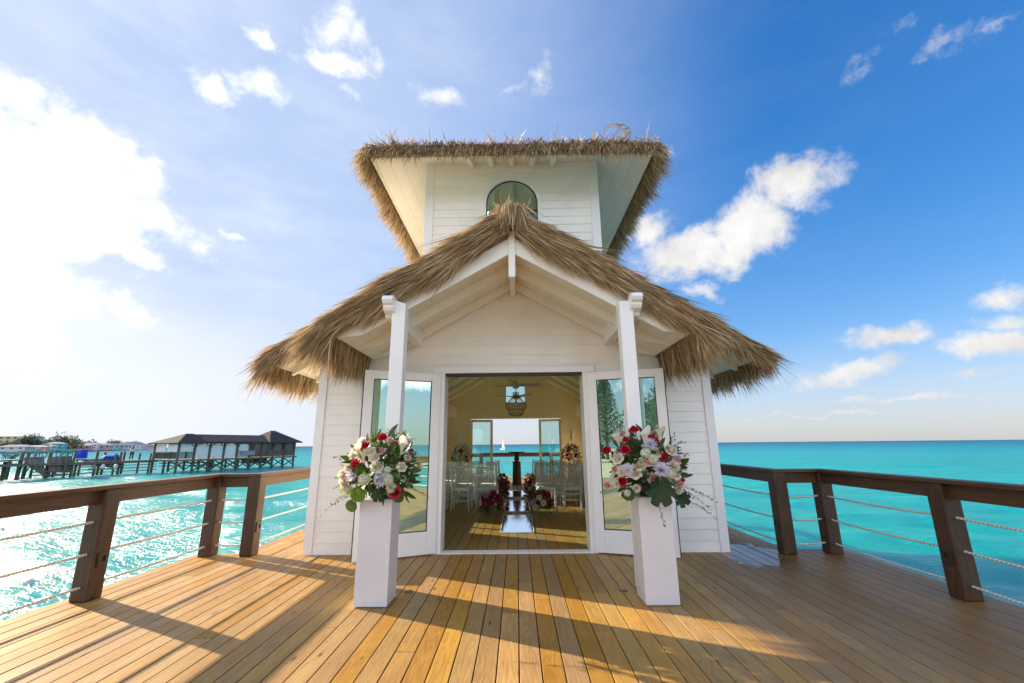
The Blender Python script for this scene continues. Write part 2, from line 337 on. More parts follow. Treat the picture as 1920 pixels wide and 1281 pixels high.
def water_mat():
    m_, t, b = mat('sea_water'); geo = t.new('ShaderNodeNewGeometry').outputs['Position']
    r = t.vmath('LENGTH', t.vmath('MULTIPLY', geo, (1, 1, 0)), out=1)
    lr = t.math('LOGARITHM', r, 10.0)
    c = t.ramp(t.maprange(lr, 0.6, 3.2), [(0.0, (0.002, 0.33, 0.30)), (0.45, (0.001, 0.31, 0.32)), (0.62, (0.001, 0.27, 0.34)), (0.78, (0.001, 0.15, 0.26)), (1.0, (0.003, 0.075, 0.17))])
    patch = t.noise(t.vmath('MULTIPLY', geo, (0.02, 0.05, 0)), 1.0, 3.0, 0.6)
    c = t.mix(t.maprange(patch, 0.45, 0.72, 0.0, 0.45), c, (0.002, 0.14, 0.20))
    v1 = t.mapv(geo, (1.0, 1.0, 0), rot=(0, 0, R_(22)))
    a = t.noise(t.vmath('MULTIPLY', v1, (2.3, 6.0, 0)), 1.0, 5.0, 0.62, 0.5)
    b2 = t.noise(t.vmath('MULTIPLY', v1, (0.16, 0.42, 0)), 1.0, 4.0, 0.6, 0.4)
    c2 = t.noise(t.vmath('MULTIPLY', v1, (7.0, 14.0, 0)), 1.0, 3.0, 0.6, 0.3)
    h = t.math('ADD', t.math('ADD', t.math('MULTIPLY', a, 0.088), t.math('MULTIPLY', b2, 0.36)), t.math('MULTIPLY', c2, 0.022))
    bn = bump(t, b, h, 1.0, 1.0)
    # wave light and shade put into the colour: darker troughs, lighter crests
    crest = t.math('ADD', t.math('MULTIPLY', a, 0.6), t.math('MULTIPLY', b2, 0.4))
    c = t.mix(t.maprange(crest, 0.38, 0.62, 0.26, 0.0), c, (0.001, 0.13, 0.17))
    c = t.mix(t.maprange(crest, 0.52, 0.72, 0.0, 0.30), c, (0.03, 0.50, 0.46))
    t.n.remove(b)
    df = t.new('ShaderNodeSubsurfaceScattering', falloff='BURLEY'); t.l.new(c, df.inputs['Color']); df.inputs['Scale'].default_value = 1.6; df.inputs['Radius'].default_value = (0.3, 1.0, 1.0)
    b3 = t.new('ShaderNodeBump'); b3.inputs['Strength'].default_value = 0.45; b3.inputs['Distance'].default_value = 1.0; t.l.new(h, b3.inputs['Height']); t.l.new(b3.outputs[0], df.inputs['Normal']); gl = t.new('ShaderNodeBsdfGlossy'); t.l.new(t.maprange(lr, 0.9, 2.2, 0.11, 0.24), gl.inputs['Roughness'])
    fr = t.new('ShaderNodeFresnel'); fr.inputs['IOR'].default_value = 1.333
    for s_ in (gl, fr): t.l.new(bn.outputs[0], s_.inputs['Normal'])
    # wave slopes facing the viewer hide the mirror-like grazing part: reflectance of a rough sea levels off
    f_ = t.math('MULTIPLY', t.math('MINIMUM', t.math('MULTIPLY', fr.outputs[0], 0.95), 0.33), t.maprange(lr, 1.0, 2.5, 1.0, 0.55))
    mx = t.new('ShaderNodeMixShader'); t.l.new(f_, mx.inputs[0]); t.l.new(df.outputs[0], mx.inputs[1]); t.l.new(gl.outputs[0], mx.inputs[2])
    t.l.new(mx.outputs[0], t.n['Material Output'].inputs[0])
    return m_
M['water'] = water_mat()

# ------------------------------------------------------------------ mesh helpers
def nrm(v):
    v = Vector(v); l = v.length; return v / l if l else v
class MB:
    def __init__(s): s.v = []; s.f = []; s.uv = {}
    def add(s, vs, fs):
        o = len(s.v); s.v += [tuple(x) for x in vs]; s.f += [tuple(i + o for i in f) for f in fs]; return s
    def box(s, x0, x1, y0, y1, z0, z1):
        return s.add([(x0, y0, z0), (x1, y0, z0), (x1, y1, z0), (x0, y1, z0), (x0, y0, z1), (x1, y0, z1), (x1, y1, z1), (x0, y1, z1)],
              [(0, 3, 2, 1), (4, 5, 6, 7), (0, 1, 5, 4), (1, 2, 6, 5), (2, 3, 7, 6), (3, 0, 4, 7)])
    def beam(s, p, q, wd, hg, upv=(0, 0, 1)):
        p, q = Vector(p), Vector(q); d = nrm(q - p); sd_ = nrm(d.cross(Vector(upv))); u_ = sd_.cross(d)
        vs = []
        for e in (p, q):
            for a, b in ((-1, -1), (1, -1), (1, 1), (-1, 1)): vs.append(e + sd_ * a * wd / 2 + u_ * b * hg / 2)
        return s.add(vs, [(0, 1, 2, 3), (7, 6, 5, 4), (0, 4, 5, 1), (1, 5, 6, 2), (2, 6, 7, 3), (3, 7, 4, 0)])
    def tube(s, pts, r, n=8, caps=True):
        pts = [Vector(p) for p in pts]; rs = r if isinstance(r, (list, tuple)) else [r] * len(pts)
        vs, fs = [], []; ref = None
        for i, p in enumerate(pts):
            d = nrm(pts[min(i + 1, len(pts) - 1)] - pts[max(i - 1, 0)])
            if ref is None: ref = Vector((0, 0, 1)) if abs(d.z) < 0.9 else Vector((1, 0, 0))
            a = nrm(d.cross(ref)); b = d.cross(a)
            for k in range(n):
                t_ = 2 * math.pi * k / n; vs.append(p + (a * math.cos(t_) + b * math.sin(t_)) * rs[i])
        for i in range(len(pts) - 1):
            for k in range(n): fs.append((i * n + k, i * n + (k + 1) % n, (i + 1) * n + (k + 1) % n, (i + 1) * n + k))
        if caps: fs.append(tuple(range(n - 1, -1, -1))); fs.append(tuple((len(pts) - 1) * n + k for k in range(n)))
        return s.add(vs, fs)
    def lathe(s, prof, n=20, c=(0, 0, 0)):
        vs, fs = [], []
        for (r, z) in prof:
            for k in range(n): vs.append((c[0] + r * math.cos(2 * math.pi * k / n), c[1] + r * math.sin(2 * math.pi * k / n), c[2] + z))
        for i in range(len(prof) - 1):
            for k in range(n): fs.append((i * n + k, i * n + (k + 1) % n, (i + 1) * n + (k + 1) % n, (i + 1) * n + k))
        if prof[0][0] > 1e-6: fs.append(tuple(range(n - 1, -1, -1)))
        if prof[-1][0] > 1e-6: fs.append(tuple((len(prof) - 1) * n + k for k in range(n)))
        return s.add(vs, fs)
    def prism(s, poly, axis, a, b):
        n = len(poly)
        def P(u, v_, w_): return {'x': (w_, u, v_), 'y': (u, w_, v_), 'z': (u, v_, w_)}[axis]
        vs = [P(u, v_, a) for u, v_ in poly] + [P(u, v_, b) for u, v_ in poly]
        return s.add(vs, [tuple(range(n - 1, -1, -1)), tuple(range(n, 2 * n))] + [(i, (i + 1) % n, n + (i + 1) % n, n + i) for i in range(n)])
    def xf(s, mtx, start=0):
        s.v = s.v[:start] + [tuple(mtx @ Vector(p)) for p in s.v[start:]]; return s
    def build(s, name, material, parent=None, smooth=False, bevel=0.0, link=True):
        me = bpy.data.meshes.new(name); me.from_pydata(s.v, [], s.f); me.materials.append(material)
        if smooth: me.polygons.foreach_set('use_smooth', [True] * len(me.polygons))
        me.update(); o = bpy.data.objects.new(name, me)
        if link: COL.objects.link(o)
        if parent is not None: o.parent = parent
        if bevel:
            b = o.modifiers.new('edge', 'BEVEL'); b.width = bevel; b.segments = 2; b.limit_method = 'ANGLE'
        return o
def tag(o, label=None, cat=None, group=None, kind=None):
    for k, v in (('label', label), ('category', cat), ('group', group), ('kind', kind)):
        if v: o[k] = v
    return o
def empty(name, loc=(0, 0, 0), rz_=0.0, label=None, cat=None, group=None):
    o = bpy.data.objects.new(name, None); o.empty_display_size = 0.2; COL.objects.link(o); o.location = loc; o.rotation_euler = (0, 0, rz_)
    return tag(o, label, cat, group)
def kids(o): return [c for c in bpy.data.objects if c.parent is o]
def dup(root, loc, rz_, label, group=None, scale=None):
    def cp(o, par):
        c = o.copy(); COL.objects.link(c); c.parent = par
        for ch in kids(o): cp(ch, c)
        return c
    r = cp(root, None); r.location = loc; r.rotation_euler = (0, 0, rz_)
    if scale: r.scale = (scale,) * 3
    return tag(r, label, None, group)

rng = np.random.default_rng(11)
def npmesh(name, V, quads, tris, material, parent=None, smooth=False):
    me = bpy.data.meshes.new(name); nq, nt = len(quads), len(tris)
    me.vertices.add(len(V)); me.vertices.foreach_set('co', np.asarray(V, dtype=np.float32).ravel())
    me.loops.add(nq * 4 + nt * 3); me.loops.foreach_set('vertex_index', np.concatenate([np.asarray(quads).ravel(), np.asarray(tris).ravel()]).astype(np.int32))
    me.polygons.add(nq + nt)
    st = np.concatenate([np.arange(nq) * 4, nq * 4 + np.arange(nt) * 3]).astype(np.int32)
    me.polygons.foreach_set('loop_start', st)
    if smooth: me.polygons.foreach_set('use_smooth', np.ones(nq + nt, dtype=bool))
    me.materials.append(material); me.update(calc_edges=True); me.validate()
    o = bpy.data.objects.new(name, me); COL.objects.link(o)
    if parent is not None: o.parent = parent
    return o
def un(a): return a / np.maximum(np.linalg.norm(a, axis=1, keepdims=True), 1e-9)
class Blades:
    """thin tapering leaf blades, collected and written as one mesh"""
    def __init__(s): s.P = []; s.D = []; s.L = []; s.W = []; s.G = []
    def add(s, P, D, L, W, G):
        n = len(P); cell = np.floor(P * 7.0 + 50).astype(np.int64); hsh = (cell[:, 0] * 73856093 ^ cell[:, 1] * 19349663 ^ cell[:, 2] * 83492791) % 9973
        hv = np.random.default_rng(17).normal(size=(9973, 4)); cv = hv[hsh]
        D = un(D) + cv[:, :3] * 0.085; L = np.broadcast_to(L, (n,)) * np.clip(1 + .2 * cv[:, 3], .5, 1.4); W = np.asarray(W) * 0.8; s.P.append(P); s.D.append(un(D)); s.L.append(np.broadcast_to(L, (n,))); s.W.append(np.broadcast_to(W, (n,))); s.G.append(np.broadcast_to(G, (n,)))
    def build(s, name, material, parent):
        P = np.concatenate(s.P); D = np.concatenate(s.D); L = np.concatenate(s.L)[:, None]; W = np.concatenate(s.W)[:, None]; G = np.concatenate(s.G)[:, None]
        n = len(P); side = un(np.cross(D, rng.normal(size=(n, 3)))); down = np.array([[0, 0, -1.0]])
        curl = side * rng.normal(0, 0.06, (n, 1)) * L
        p1 = P + D * L * 0.5 + down * G * L * 0.13 + curl * 0.3; p2 = P + D * L * 0.95 + down * G * L * 0.5 + curl
        V = np.stack([P - side * W * .35, P + side * W * .35, p1 + side * W * .5, p1 - side * W * .5, p2], 1).reshape(-1, 3)
        b = np.arange(n)[:, None] * 5
        return npmesh(name, V, b + np.array([[0, 1, 2, 3]]), b + np.array([[3, 2, 4]]), material, parent)

# ------------------------------------------------------------------ sea
WL = -1.7
def sea():
    rad = np.concatenate([[0.0], np.geomspace(2.0, 150, 350), np.geomspace(170, 30000, 40)])
    ang = np.concatenate([np.linspace(-100, 100, 900), np.linspace(102, 258, 110)]); ang = np.radians(ang)
    A, Rr = np.meshgrid(ang, rad); X = Rr * np.sin(A); Y = Rr * np.cos(A); Zz = np.zeros_like(X)
    r_ = np.random.default_rng(3); wd = R_(200)
    dX = np.zeros_like(X); dY = np.zeros_like(X)
    for i in range(46):
        lam = 0.7 * (7.0 / 0.7) ** r_.random(); th = wd + r_.normal(0, 0.55); k = 2 * math.pi / lam
        amp = 0.0052 * lam ** 0.85; ph = r_.random() * 6.28
        fade = np.clip((lam * 22 - Rr) / (lam * 14), 0, 1)
        c = k * (X * math.sin(th) + Y * math.cos(th)) + ph
        Zz += amp * np.sin(c) * fade; dX -= 0.8 * amp * math.sin(th) * np.cos(c) * fade * -1; dY -= 0.8 * amp * math.cos(th) * np.cos(c) * fade * -1
    V = np.stack([X + dX, Y + dY, Zz + WL], -1).reshape(-1, 3)
    na, nr = len(ang), len(rad); i, j = np.meshgrid(np.arange(nr - 1), np.arange(na), indexing='ij'); j2 = (j + 1) % na
    q = np.stack([i * na + j, i * na + j2, (i + 1) * na + j2, (i + 1) * na + j], -1).reshape(-1, 4)
    q = q[:, ::-1]
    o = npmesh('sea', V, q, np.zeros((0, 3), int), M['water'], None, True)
    tag(o, kind='structure')
sea()

# ------------------------------------------------------------------ deck
XC = -0.035
Y_BACK, Y_END, Y_JOG = -6.0, 20.35, 6.42
def deck():
    mb = MB(); pitch_ = 0.148; r_ = random.Random(5)
    for i in range(-30, 30):
        x0 = i * pitch_ + 0.004; x1 = x0 + pitch_ - 0.008; xm = (x0 + x1) / 2
        if abs(xm - XC) > 4.42: continue
        y1 = Y_END if abs(xm - XC) < 3.80 else Y_JOG
        y = Y_BACK - r_.random() * 3; first = True
        while y < y1:
            L_ = r_.choice((2.48, 3.1, 3.72, 4.34, 4.96)); e = min(y + L_, y1)
            if y1 - e < 0.5: e = y1
            a = max(y, Y_BACK)
            if e > a:
                dz = r_.uniform(-0.0012, 0.0012)
                mb.box(x0, x1, a + 0.002, e - 0.002, -0.036, dz)
            y = e
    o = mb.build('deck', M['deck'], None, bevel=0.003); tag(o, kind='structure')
    fr = MB()
    for y in np.arange(Y_BACK + .2, Y_END, 0.62):
        hx = 3.74 if y > Y_JOG - .05 else 4.36
        fr.box(XC - hx, XC + hx, y, y + 0.05, -0.26, -0.042)
    fr.box(XC - 3.70, XC + 3.70, Y_BACK, Y_END, -0.30, -0.262); fr.box(XC - 4.36, XC - 3.702, Y_BACK, Y_JOG, -0.30, -0.262); fr.box(XC + 3.702, XC + 4.36, Y_BACK, Y_JOG, -0.30, -0.262)  # dark sheet under the joists, added to keep the board gaps dark
    for s_ in (-1, 1):
        xe = XC + s_ * 4.385; fr.box(min(xe, xe + s_ * .04), max(xe, xe + s_ * .04), Y_BACK, Y_JOG - .02, -0.27, -0.040)
        xe = XC + s_ * 3.765; fr.box(min(xe, xe + s_ * .04), max(xe, xe + s_ * .04), Y_JOG, Y_END, -0.27, -0.040)
    f = fr.build('deck_frame', M['brown_metal'], o)
    for s_ in (-1, 1):
        for y in (-5, -1.6, 1.8, 5.2, 8.6, 12, 15.4, 18.8):
            x = XC + s_ * (4.1 if y < 6 else 3.5)
            MB().tube([(x, y, -4), (x, y, -0.31)], 0.16, 12).build('pile', M['pile'], o, True)
deck()

# ------------------------------------------------------------------ chapel
chapel = empty('wedding_chapel', (XC, 6.28, 0), 0, 'white clapboard wedding chapel with shaggy thatched porch and square thatched tower', 'chapel')
CY = 6.28
class P2(MB):      # chapel parts are written in (x from centre, true y, z) and moved under the empty
    def build(s, name, material, parent=None, smooth=False, bevel=0.0):
        root = parent
        depth_root = parent is chapel
        s.v = [(x, y - CY, z) for x, y, z in s.v]
        return MB.build(s, name, material, parent, smooth, bevel)
HW = 2.865; FY = 6.28; BY = 17.4
MAINZ = lambda x: 4.55 - 0.577 * abs(x)
PORZ = lambda x: 3.90 - 0.577 * abs(x)
EXPO = 0.1445
def siding(mb, z0, z1, fn, place, step=EXPO, proud=0.013):
    """lap boards; fn(z) -> list of (a, b); place(u, out, z) -> point"""
    z = z0; k = 0
    while z < z1 - 1e-4:
        zt = min(z + step, z1)
        lo, hi = fn(z + 1e-4), fn(zt - 1e-4)
        segs = []
        if len(lo) == len(hi): segs = list(zip(lo, hi))
        else: segs = [(a, a) for a in (lo if len(lo) > len(hi) else hi)]
        for (a, b), (c, d) in segs:
            if b - a < 1e-3 and d - c < 1e-3: continue
            mb.add([place(a, proud, z), place(b, proud, z), place(d, 0.002, zt), place(c, 0.002, zt), place(a, 0.0, z), place(b, 0.0, z)],
                   [(0, 1, 2, 3), (4, 5, 1, 0)])
        z = zt; k += 1
# front wall --------------------------------------------------------
OPW, OPH = 1.06, 2.47
def fn_front(z):
    lim = min(HW - 0.0, max(0.0, (4.55 - z) / 0.577))
    if z < OPH: return [(-lim, -OPW - .02), (OPW + .02, lim)]
    if z > 3.8: return [(-lim, lim)]
    return [(-lim, lim)]
wf = P2()
wf.prism([(-HW, 0.0), (-OPW, 0.0), (-OPW, OPH), (OPW, OPH), (OPW, 0.0), (HW, 0.0), (HW, MAINZ(HW)), (0, MAINZ(0)), (-HW, MAINZ(HW))], 'y', FY + .012, FY + .15)
siding(wf, 0.0, 4.5, fn_front, lambda u, o, z: (u, FY + .011 - o, z))
o = wf.build('front_wall', M['siding'], chapel)
# back wall ---------------------------------------------------------
BW, BH = 1.80, 2.44
SQ = (0.42, 3.05, 3.78)
wb = P2()
wb.prism([(-HW, 0), (-BW, 0), (-BW, SQ[1]), (-HW, SQ[1])], 'y', BY, BY + .14).prism([(BW, 0), (HW, 0), (HW, SQ[1]), (BW, SQ[1])], 'y', BY, BY + .14)
wb.box(-BW, BW, BY, BY + .14, BH, SQ[1])
wb.prism([(-HW, SQ[1]), (-SQ[0], SQ[1]), (-SQ[0], MAINZ(SQ[0])), (-HW, MAINZ(HW) if MAINZ(HW) > SQ[1] else SQ[1])], 'y', BY, BY + .14)
wb.prism([(SQ[0], SQ[1]), (HW, SQ[1]), (HW, SQ[1]), (SQ[0], MAINZ(SQ[0]))], 'y', BY, BY + .14)
wb.prism([(-SQ[0], SQ[2]), (SQ[0], SQ[2]), (SQ[0], MAINZ(SQ[0])), (0, MAINZ(0)), (-SQ[0], MAINZ(SQ[0]))], 'y', BY, BY + .14)
def fn_back(z):
    lim = min(HW, max(0, (4.55 - z) / 0.577))
    if z < BH: return [(-lim, -BW), (BW, lim)]
    if SQ[1] <= z < SQ[2]: return [(-lim, -SQ[0]), (SQ[0], lim)]
    return [(-lim, lim)]
siding(wb, 0.0, 4.4, fn_back, lambda u, o, z: (u, BY - .001 - o, z), 0.145, 0.007)
wb.build('back_wall', M['inside'], chapel)
wbo = P2(); siding(wbo, 0.0, 4.5, fn_back, lambda u, o, z: (u, BY + .142 + o, z)); wbo.build('back_cladding', M['siding'], chapel)
# front wall, inner face
wfi = P2(); siding(wfi, 0.0, 4.4, lambda z: [(max(-2.72, a), min(2.72, b)) for a, b in fn_front(z)], lambda u, o, z: (u, FY + .152 + o, z), 0.145, 0.007); wfi.build('front_lining', M['inside'], chapel)
# side walls with three windows each ---------------------------------
WINS = [(8.6, 9.7), (11.65, 12.75), (14.7, 15.8)]; WZ = (0.78, 2.0)
def fn_side(z):
    if z < WZ[0] or z >= WZ[1]: return [(FY, BY + .14)]
    r = [FY]
    for a, b in WINS: r += [a, b]
    r.append(BY + .14); return [(r[i], r[i + 1]) for i in range(0, len(r), 2)]
for s_ in (-1, 1):
    mb = P2()
    xa, xb = sorted((s_ * (HW - .012), s_ * (HW - .13)))
    ztop = MAINZ(HW)
    mb.box(xa, xb, FY + .15, BY, 0, WZ[0]); mb.box(xa, xb, FY + .15, BY, WZ[1], ztop)
    ys = [FY + .15] + [v for ab in WINS for v in ab] + [BY]
    for i in range(0, len(ys), 2): mb.box(xa, xb, ys[i], ys[i + 1], WZ[0], WZ[1])
    siding(mb, 0.0, ztop, fn_side, lambda u, o, z: (s_ * (HW - .011 + o), u, z))
    mb.build('side_wall', M['siding'], chapel)
    li = P2(); siding(li, 0.0, ztop, lambda z: [(max(a, FY + .152), min(b, BY)) for a, b in fn_side(z)], lambda u, o, z: (s_ * (HW - .132 - o), u, z), 0.145, 0.007)
    li.build('side_lining', M['inside'], chapel)
    for a, b in WINS:
        fm = P2(); x0, x1 = sorted((s_ * (HW + .018), s_ * (HW - .15)))
        for (y0, y1, z0, z1) in ((a - .07, a + .035, WZ[0] - .08, WZ[1] + .08), (b - .035, b + .07, WZ[0] - .08, WZ[1] + .08), (a + .036, b - .036, WZ[0] - .08, WZ[0] + .03), (a + .036, b - .036, WZ[1] - .03, WZ[1] + .08)):
            fm.box(x0, x1, y0, y1, z0, z1)
        xm = s_ * (HW - .07); fm.box(xm - .02, xm + .02, (a + b) / 2 - .04, (a + b) / 2 + .04, WZ[0] + .031, WZ[1] - .031)
        f = fm.build('window', M['white'], chapel)
        pn = P2(); pn.box(xm - .004, xm + .004, a + .036, b - .036, WZ[0] + .031, WZ[1] - .031); g = MB(); g.v = [(x, y - CY, z) for x, y, z in pn.v]; g.f = pn.f; g.build('pane', M['clear_glass'], f)
# corner boards
for s_ in (-1, 1):
    mb = P2(); a, b = sorted((s_ * (HW - .10), s_ * (HW + .022)))
    mb.box(a, b, FY - .022, FY + .10, 0.0, MAINZ(HW)); mb.build('corner_board', M['white'], chapel, bevel=.003)
    mb = P2(); mb.box(a, b, BY + .05, BY + .17, 0.0, MAINZ(HW)); mb.build('corner_board', M['white'], chapel, bevel=.003)
# door surround, threshold, track
mb = P2(); mb.box(-1.19, 1.19, FY - .030, FY + .155, OPH, OPH + .115); mb.box(-1.19, 1.19, FY - .045, FY - .031, OPH + .095, OPH + .12)
mb.build('door_header', M['white'], chapel, bevel=.003)
for s_ in (-1, 1):
    mb = P2(); a, b = sorted((s_ * 1.13, s_ * 1.015)); mb.box(a, b, FY - .026, FY + .30, 0.012, OPH); mb.build('door_jamb', M['white'], chapel, bevel=.003)
mb = P2(); mb.box(-1.01, 1.01, FY + .01, FY + .12, OPH - .035, OPH - .001); mb.build('door_track', M['black'], chapel)
mb = P2(); mb.box(-1.13, 1.13, FY - .03, FY + .14, 0.003, 0.016); mb.build('threshold', M['white'], chapel)
# door leaves
def leaf(hx, end, s_):
    h = Vector((hx, 6.245, 0)); e = Vector((end[0], end[1], 0)); W_ = 1.06
    ang = math.atan2(e.y - h.y, e.x - h.x)
    e0 = empty('door', (hx, h.y - CY, 0), ang); e0.parent = chapel; 
    T = 0.045; z0, z1 = 0.02, 2.455; st, tr_, br = 0.125, 0.115, 0.285
    off = -T / 2
    fm = MB(); fm.box(0, st, -T / 2, T / 2, z0, z1).box(W_ - st, W_, -T / 2, T / 2, z0, z1)
    fm.box(st + .0005, W_ - st - .0005, -T / 2 + .001, T / 2 - .001, z0, z0 + br).box(st + .0005, W_ - st - .0005, -T / 2 + .001, T / 2 - .001, z1 - tr_, z1)
    fm.build('door_frame', M['white'], e0, bevel=.003)
    bd = MB(); i0, i1, j0, j1 = st, W_ - st, z0 + br, z1 - tr_
    for sg in (-1, 1):
        ya, yb = sorted((sg * (T / 2 - .006), sg * (T / 2 - .016)))
        bd.box(i0, i0 + .010, ya, yb, j0, j1).box(i1 - .010, i1, ya, yb, j0, j1).box(i0 + .0102, i1 - .0102, ya, yb, j0, j0 + .010).box(i0 + .0102, i1 - .0102, ya, yb, j1 - .010, j1)
    bd.build('gasket', M['black'], e0)
    MB().box(i0 + .001, i1 - .001, -.004, .004, j0 + .001, j1 - .001).build('pane', M['glass'], e0)
    MB().box(W_ + .0005, W_ + .012, -T / 2 + .004, T / 2 - .004, z0, z1).build('seal', M['black'], e0)
    sg = 1 if s_ < 0 else -1
    hd = MB(); hd.box(W_ - .075, W_ - .050, sg * (T / 2 + .002) - .003, sg * (T / 2 + .002) + .003, 0.92, 1.12); hd.tube([(W_ - .062, sg * T / 2, 1.05), (W_ - .062, sg * (T / 2 + .045), 1.05), (W_ - .16, sg * (T / 2 + .045), 1.05)], .009, 8)
    hd.build('handle', M['metal'], e0, True)
leaf(-1.085, (-2.03, 5.82), -1); leaf(1.085, (2.09, 5.93), 1)
# main roof ----------------------------------------------------------
def slope_slab(mb, zf, x0, x1, y0, y1, t0, t1, s_):
    a, b = s_ * x0, s_ * x1
    mb.prism([(a, zf(a) + t0), (b, zf(b) + t0), (b, zf(b) + t1), (a, zf(a) + t1)], 'y', y0, y1)
MY0, MY1, MEX = 5.97, 17.85, 3.39
for s_ in (-1, 1):
    mb = P2(); nb = 30
    for i in range(nb):        # tongue and groove boards along the length
        x0 = MEX * i / nb + .0015; x1 = MEX * (i + 1) / nb - .0015
        slope_slab(mb, MAINZ, x0, x1, MY0, MY1, 0.0, 0.025, s_)
    mb.build('ceiling_boards', M['inside'], chapel)
    mb = P2(); slope_slab(mb, MAINZ, 0.0, MEX + .02, MY0 - .02, MY1 + .02, 0.027, 0.05, s_); mb.build('roof_deck', M['soffit'], chapel)
    mb = P2(); a, b = sorted((s_ * (MEX + .001), s_ * (MEX + .03))); mb.box(a, b, MY0, MY1, MAINZ(MEX) - .04, MAINZ(MEX) + .04); mb.build('fascia', M['white'], chapel)
    for y in np.arange(6.75, 17.3, 1.25):   # rafters
        mb = P2(); slope_slab(mb, MAINZ, 0.04, 2.72, y, y + .07, -0.12, -0.001, s_); mb.build('rafter', M['inside'], chapel)
    for y in np.arange(6.4, 17.8, .8):      # rafter tails outside
        mb = P2(); slope_slab(mb, MAINZ, 2.89, MEX - .01, y, y + .07, -0.11, -0.001, s_); mb.build('rafter', M['soffit'], chapel)
for y in np.arange(6.75, 17.3, 1.25):
    P2().box(-1.28, 1.28, y + .072, y + .12, 3.72, 3.84).build('collar_tie', M['inside'], chapel)
# ridge beam
P2().box(-.04, .04, 6.44, BY - .01, 4.28, 4.50).build('ridge_beam', M['inside'], chapel)
# louvred bulkheads inside
for s_ in (-1, 1):
    mb = P2(); a, b = sorted((s_ * 2.34, s_ * 2.715)); mb.box(a, b, 7.3, 16.9, 2.46, 2.86); 
    for k in range(7):
        z = 2.50 + k * .05; c, d = sorted((s_ * 2.315, s_ * 2.339)); mb.box(c, d, 7.35, 16.85, z, z + .022)
    mb.build('air_duct_box', M['inside'], chapel)
# porch ---------------------------------------------------------------
PX, PY0 = 2.09, 4.93
for s_ in (-1, 1):
    mb = P2(); nb = 18
    for i in range(nb):
        x0 = PX * i / nb + .0015; x1 = PX * (i + 1) / nb - .0015
        slope_slab(mb, PORZ, x0, x1, PY0 + .002, FY - .012, 0.0, 0.025, s_)
    mb.build('porch_soffit', M['soffit'], chapel)
    mb = P2(); slope_slab(mb, PORZ, 0.0, PX + .03, PY0, FY - .012, 0.027, 0.06, s_); mb.build('roof_deck', M['soffit'], chapel)
    for j, (y, dp, th) in enumerate(((PY0 - .045, .20, .05), (5.52, .16, .07), (6.17, .14, .06))):
        mb = P2(); tp = 0.10 if j == 0 else -.001; dp = .15 if j == 0 else .13
        q_ = [(.042, -dp), (PX - .30, -dp), (PX - .16, -dp * .55), (PX - .005, -.02), (PX - .005, tp), (.042, tp)]
        mb.prism([(s_ * x_, PORZ(x_) + z_) for x_, z_ in q_], 'y', y, y + th); mb.build('barge_rafter' if j == 0 else 'rafter', M['soffit'], chapel, bevel=.003)
    # carved beam from wall through to the front
    xb0, xb1 = (1.365, 1.49); a, b = sorted((s_ * xb0, s_ * xb1))
    zt, zb = 3.125, 2.885
    mb = P2(); prof = [(FY - .012, zb), (FY - .012, zt - .0), (5.02, zt), (4.66, zt), (4.62, zt - .02), (4.605, zt - .06), (4.63, zt - .10), (4.67, zt - .115), (4.665, zt - .14), (4.69, zt - .175), (4.73, zt - .19), (4.77, zt - .20), (4.80, zb)]
    mb.prism([(p[0], p[1]) for p in prof], 'x', a, b)
    mb.build('porch_beam', M['white'], chapel, bevel=.004)
    c, d = sorted((s_ * 1.245, s_ * 1.40)); mb = P2()
    mb.add([(c, 4.735, 0.0), (d, 4.735, 0.0), (d, 4.89, 0.0), (c, 4.89, 0.0), (c, 4.735, 3.05 + (.05 if s_ < 0 else 0)), (d, 4.735, 3.05 + (0 if s_ < 0 else 0)), (d, 4.89, 3.0), (c, 4.89, 3.06)],
           [(0, 3, 2, 1), (4, 5, 6, 7), (0, 1, 5, 4), (1, 2, 6, 5), (2, 3, 7, 6), (3, 0, 4, 7)])
    mb.build('porch_column', M['white'], chapel, bevel=.006)
P2().box(-.042, .042, PY0 - .065, PY0 + .02, 3.42, 4.03).build('king_post', M['soffit'], chapel, bevel=.004)
P2().box(-.04, .04, PY0 + .022, FY - .015, 3.66, 3.85).build('ridge_beam', M['soffit'], chapel)
# tower ---------------------------------------------------------------
TW, TC = 1.41, FY + 1.41
TZ = lambda d: 6.05 - 0.485 * (d - TW)      # underside at distance d from the axis (square)
AR, AZ, A0 = 0.425, 5.295, 4.55
def fn_tower(z):
    if z < A0 or z > AZ + AR: return [(-TW, TW)]
    hwid = AR if z < AZ else math.sqrt(max(0, AR * AR - (z - AZ) ** 2))
    return [(-TW, -hwid), (hwid, TW)]
tw = P2(); arch = [(AR * math.cos(t), AZ + AR * math.sin(t)) for t in np.linspace(0, math.pi, 25)]
half_r = [(AR, A0)] + arch[:13] + [(0, 6.1), (TW, 6.1), (TW, 3.4), (0, 3.4), (0, A0)]
half_l = [(-x, z) for x, z in reversed(half_r)]
tw.prism(half_r, 'y', FY + .012, FY + .12).prism(half_l, 'y', FY + .012, FY + .12)
siding(tw, 3.45, 6.06, fn_tower, lambda u, o, z: (u, FY + .010 - o, z), EXPO)
tw.build('tower_front', M['siding'], chapel)
for s_ in (-1, 1):
    mb = P2(); a, b = sorted((s_ * (TW - .012), s_ * (TW - .12))); mb.box(a, b, FY + .125, FY + 2 * TW, 3.4, 6.1)
    siding(mb, 3.45, 6.06, lambda z: [(FY, FY + 2 * TW)], lambda u, o, z: (s_ * (TW - .010 + o), u, z)); mb.build('tower_side', M['siding'], chapel)
    a, b = sorted((s_ * (TW - .12), s_ * (TW + .018))); mb = P2(); mb.box(a, b, FY - .018, FY + .09, 3.5, 6.08); mb.build('corner_board', M['white'], chapel, bevel=.003)
